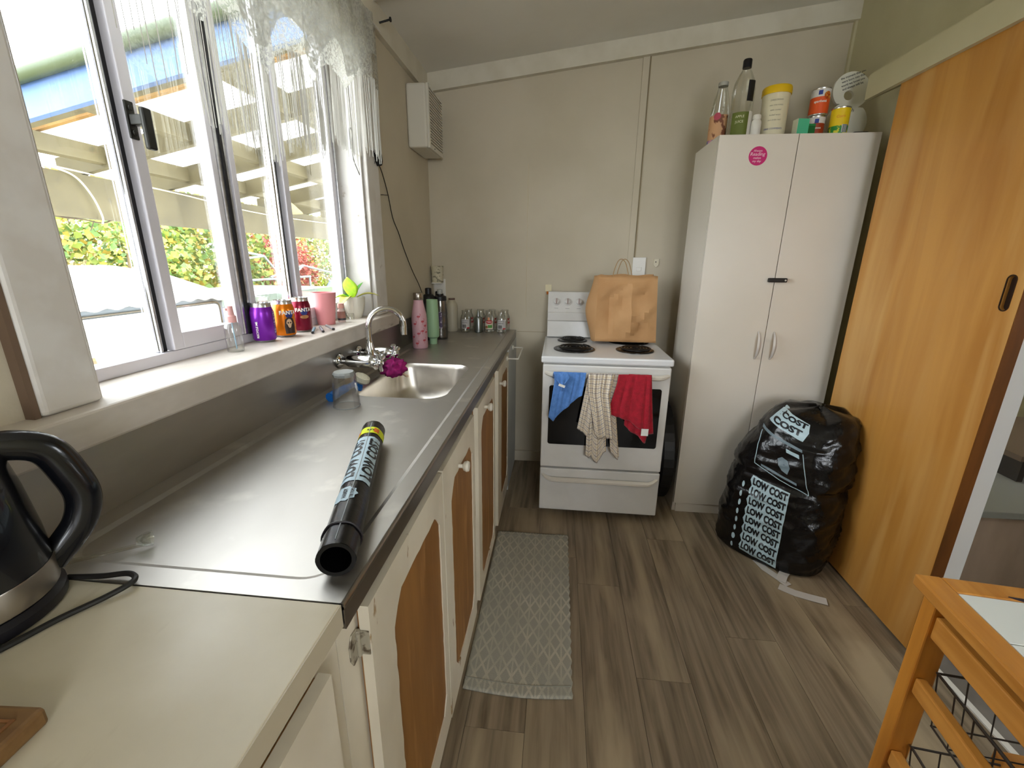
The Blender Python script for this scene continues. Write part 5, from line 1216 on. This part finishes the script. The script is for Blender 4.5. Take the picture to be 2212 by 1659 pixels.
# ------------------------------------------------------------------ kitchen trolley
M_pine = mk('pine_varnished', '#c98b3f', .38, c2='#ae6f27', scale=(30, 3, 30), lo=.38, hi=.64, detail=5, coat=.2)
M_pinel = mk('pine_varnished_upright', '#c98530', .38, c2='#ad6c22', scale=(30, 30, 3), lo=.38, hi=.64, detail=5, coat=.2)
o = Vector((.872, .512, 0)); tr = thing('kitchen_trolley', 'pine kitchen trolley with white tiled top and wire baskets', 'trolley', o, rz=math.radians(-6.3)); ZT_ = .82
Xa, Xb, Ya, Yb = -.235, .235, -.40, .20
def tbx(n_, *a, m=M_pine, p=tr, bv=.003): return obj(n_, MB().box(*a), m, p, bevel=bv)
tbx('top_rail', Xa, Xa + .04, Ya, Yb, ZT_ - .022, ZT_); tbx('top_rail', Xb - .04, Xb, Ya, Yb, ZT_ - .022, ZT_)
tbx('top_rail', Xa + .04, Xb - .04, Yb - .04, Yb, ZT_ - .022, ZT_); tbx('top_rail', Xa + .04, Xb - .04, Ya, Ya + .04, ZT_ - .022, ZT_)
M_tile = mk('tile_white', '#d9dcd8', .18)
obj('tile_bed', MB().box(Xa + .04, Xb - .04, Ya + .04, Yb - .04, ZT_ - .02, ZT_ - .0045), mk('grout', '#b5b2aa', .8), tr)
tw = (Xb - Xa - .08) / 4
for i in range(4):
    for j in range(5):
        x0 = Xa + .04 + i * tw; tl = (Yb - Ya - .08) / 5; y0 = Ya + .04 + j * tl
        obj('tile', MB().box(x0 + .001, x0 + tw - .001, y0 + .001, y0 + tl - .001, ZT_ - .0045, ZT_ - .001), M_tile, tr, bevel=.0008, bseg=1)
for x0 in (Xa + .012, Xb - .05):
    for y0 in (Ya + .015, Yb - .045): tbx('leg', x0, x0 + .038, y0, y0 + .03, 0.0, ZT_ - .022, m=M_pinel)
for xx in (Xa + .018, Xb - .036):
    tbx('side_rail', xx, xx + .018, Ya + .045, Yb - .045, ZT_ - .095, ZT_ - .05)
    for zz in (.60, .42, .22): tbx('runner', xx, xx + .018, Ya + .045, Yb - .045, zz, zz + .034)
for yy_ in (Yb - .04, Ya + .018): tbx('cross_rail', Xa + .05, Xb - .05, yy_, yy_ + .018, ZT_ - .08, ZT_ - .045); tbx('cross_rail', Xa + .05, Xb - .05, yy_, yy_ + .018, .10, .135)
M_wire = mk('basket_wire', '#4a443e', .4, .8)
for zz in (.655, .475, .275):
    bk_ = MB(); x0, x1, y0, y1 = Xa + .045, Xb - .045, Ya + .05, Yb - .05; d = .11
    bk_.tube([(x0, y0, zz), (x1, y0, zz), (x1, y1, zz), (x0, y1, zz)], .0028, 6, closed=True)
    bk_.tube([(x0 + .01, y0 + .01, zz - d), (x1 - .01, y0 + .01, zz - d), (x1 - .01, y1 - .01, zz - d), (x0 + .01, y1 - .01, zz - d)], .0022, 6, closed=True)
    for k in range(13):
        y_ = y0 + (y1 - y0) * k / 12; y2 = y0 + .01 + (y1 - y0 - .02) * k / 12; bk_.tube([(x0, y_, zz), (x0 + .01, y2, zz - d), (x1 - .01, y2, zz - d), (x1, y_, zz)], .0014, 5)
    for k in range(9):
        x_ = x0 + (x1 - x0) * k / 8; x2 = x0 + .01 + (x1 - x0 - .02) * k / 8; bk_.tube([(x_, y0, zz), (x2, y0 + .01, zz - d), (x2, y1 - .01, zz - d), (x_, y1, zz)], .0014, 5)
    bo_ = obj('basket', bk_, M_wire, tr)
    obj('basket_grip', MB().box(-.05, .05, y1 - .004, y1 + .02, zz - .018, zz + .012), M_pine, bo_, bevel=.003)
o = Vector((.845, .672, ZT_)); t = thing('kitchen_knife', 'dark-bladed kitchen knife lying on the white tiled trolley top', 'knife', o, rz=-.25)
obj('blade', MB().prism([(-.075, 0), (-.05, -.008), (.02, -.011), (.02, .004), (-.04, .004)], 0, .0016), mk('blade_dark', '#3d3746', .3, .7), t); obj('handle', MB().box(.018, .125, -.011, .006, -.0005, .012), mk('knife_handle', '#17151a', .45), t, bevel=.004)

# ------------------------------------------------------------------ next room, seen past the sliding door
o = Vector((2.15, 2.2, 0)); t = thing('low_cabinet', 'low wood-look cabinet with grey top in the next room', 'cabinet', o)
obj('body', MB().box(-.40, .9, -.42, .7, 0, .36), mk('woodlook_pale', '#b39c88', .5, c2='#a08a76', scale=(6, 6, 1.2), lo=.4, hi=.6), t); obj('top', MB().box(-.425, .9, -.445, .7, .36, .39), mk('cab_top_grey', '#8b8a82', .5), t, bevel=.003)
o = Vector((2.55, 2.35, .39)); t = thing('tv_unit', 'dark open shelf unit standing on the low cabinet in the next room', 'shelf', o)
obj('shelf_top', MB().box(-.42, .4, -.3, .3, .10, .125), mk('shelf_brown', '#6a5847', .5), t); obj('shelf_side', MB().box(-.41, -.385, -.3, .3, 0, .1), mk('shelf_dark', '#2b231c', .6), t); obj('shelf_side', MB().box(.36, .385, -.3, .3, 0, .1), mk('shelf_dark', '#2b231c'), t); obj('shelf_back', MB().box(-.4, .385, .28, .3, 0, .1), mk('shelf_dark', '#2b231c'), t)
o = Vector((2.42, 2.3, .516)); t = thing('house_plant', 'bronze-leaved house plant in cream pot in the next room', 'plant', o)
obj('pot', MB().lathe([(.07, 0), (.1, .18), (.095, .18), (.08, .02), (0, .02)], 20, c=(.25, .05, 0)), mk('pot_cream', '#c9c2a0', .5), t, smooth=True)
lfb = mk('leaf_bronze', '#4d3b33', .5)
for k in range(9):
    a = k * .7; leaf_d = Vector((math.cos(a) * .5, math.sin(a) * .5, 1)).normalized(); sd_ = leaf_d.cross(Vector((0, 0, 1))).normalized()
    obj('leaf', MB().grid(lambda u, v: Vector((.25, .05, .16)) + leaf_d * .4 * v + sd_ * .03 * math.sin(PI * v) * (u - .5) * 2 + Vector((math.cos(a), math.sin(a), -.6)) * .12 * v * v, 3, 8), lfb, t, smooth=True, solid=.001)

# ================================================================== outside the window
GZ = -1.0
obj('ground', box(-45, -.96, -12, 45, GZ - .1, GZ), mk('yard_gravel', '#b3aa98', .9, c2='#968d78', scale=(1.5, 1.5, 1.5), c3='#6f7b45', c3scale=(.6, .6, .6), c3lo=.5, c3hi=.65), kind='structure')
# ---- carport: joists fall away from the house, beam along the yard
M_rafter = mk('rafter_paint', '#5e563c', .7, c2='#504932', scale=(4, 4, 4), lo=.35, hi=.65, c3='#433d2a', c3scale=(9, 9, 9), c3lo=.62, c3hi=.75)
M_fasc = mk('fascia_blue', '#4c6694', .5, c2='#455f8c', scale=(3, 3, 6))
o = Vector((-2.2, 4.5, 2.0)); cpt = thing('carport', 'beige timber carport roof with blue fascia outside the window', 'carport', o)
def zj(x): return 2.53 + .198 * x
def sloped(y0, y1, xa, xb, z0, z1):
    return MB().prism([(xa, zj(xa) + z0), (xb, zj(xb) + z0), (xb, zj(xb) + z1), (xa, zj(xa) + z1)], y0, y1, Matrix.Translation(-o) @ frame3((1, 0, 0), (0, 0, 1), (0, 1, 0)))
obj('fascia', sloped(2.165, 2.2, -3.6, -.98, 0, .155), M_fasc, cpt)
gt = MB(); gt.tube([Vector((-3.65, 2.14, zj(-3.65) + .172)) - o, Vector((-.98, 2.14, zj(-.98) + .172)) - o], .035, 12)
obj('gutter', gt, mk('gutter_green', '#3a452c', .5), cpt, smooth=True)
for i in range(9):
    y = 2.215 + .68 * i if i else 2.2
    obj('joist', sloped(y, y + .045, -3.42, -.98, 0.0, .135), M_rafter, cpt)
NX = [(-1.70,), (-2.42,), (-3.06,)]
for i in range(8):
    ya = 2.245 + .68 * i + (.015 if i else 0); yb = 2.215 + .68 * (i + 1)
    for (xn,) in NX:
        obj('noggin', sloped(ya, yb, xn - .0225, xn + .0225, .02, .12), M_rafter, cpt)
for i in range(9):
    y0 = 2.19 + .68 * i; y1 = y0 + .69
    obj('roof_sheet', sloped(y0, y1, -3.65, -.97, .155 + .002 * (i % 2), .158 + .002 * (i % 2)), mk_sheer('clear_roofing', '#f0ede0', .4, .4), cpt)
for i in range(8):
    y0 = 2.53 + .68 * i
    obj('roof_batten', sloped(y0, y0 + .03, -3.6, -.98, .135, .152), mk('batten_stained', '#8a6a38', .7, c2='#7a5a2c', scale=(9, 9, 9)), cpt)
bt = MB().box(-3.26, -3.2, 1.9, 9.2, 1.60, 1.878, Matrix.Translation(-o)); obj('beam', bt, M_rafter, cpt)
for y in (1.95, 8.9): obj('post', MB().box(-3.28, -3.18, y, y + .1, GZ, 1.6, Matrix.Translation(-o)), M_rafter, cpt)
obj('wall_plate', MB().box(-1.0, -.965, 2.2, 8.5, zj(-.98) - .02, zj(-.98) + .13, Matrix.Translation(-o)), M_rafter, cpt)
M_rope = mk('rope_pale', '#d8d0ae', .8)
pts = bez([(-3.19, 2.62, 1.90), (-3.18, 2.78, 1.86), (-3.17, 2.86, 1.75), (-3.17, 2.90, 1.62), (-3.17, 2.89, 1.57)], 8)
o2 = Vector((-3.19, 3.0, 1.9)); rp = thing('hanging_rope', 'pale rope strung along the carport beam with one loose end', 'rope', o2)
obj('loose_end', MB().tube([p - o2 for p in pts], .006, 6), M_rope, rp, smooth=True)
obj('line', MB().tube([p - o2 for p in bez([(-3.19, 2.62, 1.90), (-3.185, 3.6, 1.86), (-3.185, 5.0, 1.80), (-3.185, 8.8, 1.86)], 8)], .005, 6), M_rope, rp, smooth=True)
vn = thing('bare_vine', 'thin bare vine trailing under the carport beam', 'vine', Vector((-3.22, 3.0, 1.59)))
rv = random.Random(2)
obj('stem', MB().tube(bez([(0, -.9 + k * .12, -.01 + rv.uniform(-.03, .03) + (.06 * math.exp(-((k - 9) / 1.5) ** 2))) for k in range(12)], 4), .005, 5), mk('vine_brown', '#4d4030', .8), vn)
for k in range(7): 
    y_ = -.8 + k * .17; obj('twig', MB().tube([(0, y_, 0), (.01, y_ + rv.uniform(-.05, .05), rv.uniform(-.07, .07))], .003, 5), mk('vine_brown', '#4d4030'), vn)
# lampshade hanging under the carport
o2 = Vector((-2.25, 3.62, 1.73)); lp = thing('lamp_shade', 'beige conical lampshade hanging under the carport joists', 'lamp', o2)
obj('shade', MB().lathe([(.115, -.02), (.11, -.01), (.05, .05), (.02, .075)], 28), mk('shade_beige', '#a89868', .6), lp, smooth=True); obj('stem', MB().tube([(0, 0, .07), (0, 0, .36)], .012, 8), M_rafter, lp)

# ---- caravan-like trailer with white canopy
M_wht = mk('trailer_white', '#bcbcb8', .4); M_tgry = mk('trailer_grey', '#565d61', .5)
o = Vector((-4.9, 4.3, GZ)); tv = thing('white_trailer', 'white canopied caravan trailer parked beyond the carport', 'trailer', o); T = Matrix.Translation(-o)
Y0, Y1 = 3.1, 5.25
def canopy(u, v):
    # v: from front eave over the top to the back; u along y
    xs = [(0, -4.12), (.15, -4.3), (.4, -4.75), (.7, -5.3), (1, -6.1)]; zs = [(0, .885), (.15, 1.02), (.4, 1.17), (.7, 1.25), (1, 1.15)]
    y = Y0 + (Y1 - Y0) * u; t_ = max(0, (u - .72) / .28); z = lerp_prof(zs, v) - (.36 * (1 - math.sqrt(max(0, 1 - t_ * t_)))) * (.4 + .6 * v)
    if v < .01: z += .012 * math.sin(y * 30)
    return Vector((lerp_prof(xs, v), y, z)) - o
obj('canopy', MB().grid(canopy, 60, 16), M_wht, tv, smooth=True, solid=.02, angle=180)
obj('body', MB().box(-6.0, -4.25, Y0 + .05, Y1 - .08, GZ + .35, .87, T), M_tgry, tv)
obj('side_panel', MB().prism(rrect(Y0 + .28, Y1 - .18, .02, .80, .06, 5), -4.25, -4.225, T @ frame3((0, 1, 0), (0, 0, 1), (1, 0, 0))), M_wht, tv)
obj('panel_seal', MB().tube([Vector((-4.222, a, b)) - o for a, b in rrect(Y0 + .26, Y1 - .16, .0, .82, .07, 5)], .009, 6, closed=True), mk('seal_beige', '#4f4636', .6), tv)
obj('strut', MB().tube([Vector((-4.15, Y0 + .1, .87)) - o, Vector((-4.05, Y0 + .42, -.3)) - o], .02, 8), M_tgry, tv)
obj('drawbar', MB().box(-5.1, -5.0, Y0 - .6, Y0 + .1, GZ + .3, GZ + .4, T), M_tgry, tv)
for y_ in (Y0 + .5, Y1 - .6): obj('wheel', MB().lathe([(.0, -.08), (.25, -.08), (.29, -.05), (.29, .05), (.25, .08), (0, .08)], 20, M=T @ Matrix.Translation((-4.4, y_, GZ + .29)) @ Matrix.Rotation(PI / 2, 4, 'Y')), M_rub, tv, smooth=True)
for k, (ya, yb, lab) in enumerate(((3.42, 3.56, 'longer weathered plank leaning on the white trailer'), (3.56, 3.78, 'thin stick leaning on the white trailer'))):
    o2 = Vector((-3.95, yb, GZ)); st_ = thing('leaning_plank', lab, 'plank', o2)
    top_ = Vector((-4.18, ya, .46 - .2 * k)) - o2; obj('timber', MB().tube([(0, 0, 0), top_], .03 - .014 * k, 4), mk('timber_grey', '#7d6a50', .8), st_); obj('end_cap', MB().tube([top_ * .985, top_], .031 - .014 * k, 4), mk('timber_end', '#8f7656', .8), st_)

# ---- shed with white lid, blue car, pipe frame
o = Vector((-5.6, 7.2, GZ)); sh = thing('low_shed', 'low grey timber shed with white sheet roof behind the trailer', 'shed', o); T = Matrix.Translation(-o)
obj('wall', MB().box(-6.4, -4.85, 5.75, 8.6, GZ, .70, T), mk('shed_grey', '#9a9c94', .7, c2='#7c8078', scale=(3, 9, 1)), sh)
for k in range(18): obj('board', MB().box(-4.85, -4.835, 5.76 + k * .158, 5.905 + k * .158, GZ, .69, T), mk('shed_board', '#c9c8c2', .7, rand=.08), sh)
obj('roof', MB().box(-6.6, -4.7, 5.6, 8.8, .72, .78, T), mk('shed_roof', '#e4e2dc', .5), sh); obj('roof_trim', MB().box(-4.72, -4.68, 5.6, 8.8, .66, .78, T), mk('trim_green', '#4c574a', .6), sh)
M_car = mk('car_blue', '#143a9c', .22, .3, coat=.6); M_cgl = mk('car_glass', '#8fb4bd', .08)
o = Vector((-5.55, 12.3, GZ)); cr = thing('blue_car', 'blue sedan car parked behind the shed', 'car', o); 
cp_ = [(-2.1, .35), (-2.1, .75), (-1.6, .92), (-1.0, .98), (-.45, 1.42), (.75, 1.45), (1.45, 1.0), (2.0, .95), (2.1, .6), (2.1, .35)]
Mc = Matrix.Rotation(math.radians(87), 4, 'Z') @ Matrix.Translation((0, .85, .35)) @ frame3((1, 0, 0), (0, 0, 1), (0, -1, 0))
obj('body', MB().prism([(a, b) for a, b in cp_], 0, 1.7, Mc), M_car, cr, bevel=.06, bseg=3)
obj('side_window', MB().prism([(-.9, 1.0), (1.3, 1.0), (.7, 1.36), (-.4, 1.36)], 1.69, 1.71, Mc), M_cgl, cr); obj('side_window', MB().prism([(-.9, 1.0), (1.3, 1.0), (.7, 1.36), (-.4, 1.36)], -.01, .01, Mc), M_cgl, cr)
obj('windscreen', MB().prism([(-1.02, .985), (-.5, 1.40), (-.48, 1.38), (-.98, .965)], .15, 1.55, Mc), M_cgl, cr)
for a_ in (-1.35, 1.35):
    for s_ in (.02, 1.68): obj('wheel', MB().lathe([(0, -.1), (.3, -.1), (.33, 0), (.3, .1), (0, .1)], 20, M=Mc @ Matrix.Translation((a_, .0, s_))), M_rub, cr, smooth=True)
for s_ in (.25, 1.45): obj('headlamp', MB().lathe([(.12, 0), (.12, .05), (.06, .08)], 14, M=Mc @ Matrix.Translation((-2.1, .68, s_)) @ Matrix.Rotation(-PI / 2, 4, 'Y')), M_alucan, cr, smooth=True)
o = Vector((-6.85, 9.75, .80)); pf = thing('pipe_frame', 'rusty angled metal pipe frame standing above the shed roof', 'frame', o)
M_pipe = mk('pipe_galv', '#8d948c', .5, .5, c2='#a05a4a', scale=(3, 3, 3), lo=.55, hi=.65)
segs = [((0, -1.2, .62), (0, -.55, .66)), ((0, -.55, .66), (.0, .1, .58)), ((0, .1, .58), (0, -.55, .52)), ((0, -.55, .52), (0, -.9, .60)), ((0, -.55, .52), (.1, -.75, .05)), ((.1, -.75, .05), (.1, -.4, -.35)), ((.1, -.75, .05), (.15, -.6, -.4)), ((0, .1, .58), (.0, .7, .05)), ((.1, -1.1, .06), (.1, 1.8, .06)), ((.1, .1, .1), (.1, 1.5, .35)), ((.1, 1.5, .35), (.1, .9, .06)), ((.1, 1.5, .35), (.1, 3.0, .12)), ((.1, .7, .05), (.1, .75, -1.8)), ((0, -1.15, .62), (0, -1.2, -1.8)), ((.1, 1.75, .06), (.1, 1.8, -1.8))]
for a, b in segs: obj('pipe', MB().tube([a, b], .028, 8), M_pipe, pf, smooth=True)

# ---- hedge and shrubs
def bush(name, label, c, r, n, mats, seed, group='shrubs behind the yard', sz=.09):
    rb_ = random.Random(seed); t = thing(name, label, 'shrub', (c[0], c[1], GZ), group=group)
    stem = MB()
    for k in range(7):
        a = rb_.uniform(0, 6.28); q = Vector((math.cos(a) * r[0] * .5, math.sin(a) * r[1] * .6, c[2] - GZ + rb_.uniform(-.2, .5) * r[2])); stem.tube(bez([(rb_.uniform(-.1, .1), rb_.uniform(-.1, .1), 0), q * .5 + Vector((0, 0, .1)), q], 4), [.04 - .003 * j for j in range(9)], 5)
    obj('branches', stem, mk('twig_brown', '#8d7a58', .8), t)
    lv_ = MB()
    for k in range(n):
        th = rb_.uniform(0, 2 * PI); u = rb_.uniform(-1, 1); rad = rb_.uniform(.45, 1.0) ** .5; s_ = math.sqrt(1 - u * u)
        bump_ = 1 + .18 * math.sin(th * 5 + u * 7) + .12 * math.sin(th * 11 - u * 9)
        p = Vector((r[0] * s_ * math.cos(th), r[1] * s_ * math.sin(th), r[2] * u)) * rad * bump_ + Vector((0, 0, c[2] - GZ))
        if p.z < .05: continue
        d = Vector((rb_.uniform(-1, 1), rb_.uniform(-1, 1), rb_.uniform(-.6, .9))).normalized(); e = d.cross(Vector((rb_.uniform(-1, 1), rb_.uniform(-1, 1), rb_.uniform(-1, 1)))).normalized(); l = sz * rb_.uniform(.6, 1.4); w = l * .42
        mi = 0 if rb_.random() < .55 else (1 if rb_.random() < .65 else 2)
        lv_.add([p, p + d * l * .5 + e * w, p + d * l, p + d * l * .5 - e * w], [(0, 1, 2, 3)], mi)
    obj('leaves', lv_, mats, t, kind='stuff', flip=False)
G1 = [mk('foliage_yellowgreen', '#7d8a38', .6), mk('foliage_green', '#58763a', .6), mk('foliage_gold', '#a88e3a', .6)]
G2 = [mk('foliage_olive', '#a39a62', .7), mk('foliage_straw', '#c2b083', .7), mk('foliage_gold', '#a88e3a')]
RD = [mk('foliage_red', '#a04238', .6), mk('foliage_rust', '#8a4f3c', .6), mk('foliage_pinkred', '#b0564c', .6)]
bush('shrub', 'straw-coloured scrubby shrub at the left end beyond the trailer', (-8.6, 5.6, .9), (1.2, 1.5, 1.7), 5000, G2, 1)
bush('shrub', 'bright yellow-green citrus shrub above the trailer canopy', (-7.9, 7.3, .8), (1.1, 1.5, 1.5), 6500, G1, 2, sz=.11)
bush('shrub', 'dense green and gold citrus tree beyond the trailer end', (-8.2, 9.8, 1.0), (1.2, 1.6, 1.7), 6500, G1, 3, sz=.11)
bush('shrub', 'dry olive shrub just behind and right of the red bush', (-10.2, 15.6, 1.1), (1.2, 1.8, 1.8), 5000, G2, 4)
bush('shrub', 'red-leaved bush behind the metal pipe frame', (-8.3, 12.3, .9), (1.0, 1.35, 1.1), 6500, RD, 5, sz=.09)
bush('shrub', 'yellow-green shrub to the right of the red bush', (-9.5, 17.5, 1.2), (1.3, 1.6, 1.9), 5000, G1, 6, sz=.12)
bush('shrub', 'pale straw shrub at the far right of the yard', (-9.5, 20.5, 1.2), (1.4, 2.2, 1.9), 5000, G2, 7, sz=.12)
bush('tree_row', 'tall hazy olive tree row at the back of the yard', (-15, 14, 1.2), (2.0, 13, 3.0), 14000, G2, 8, sz=.22)
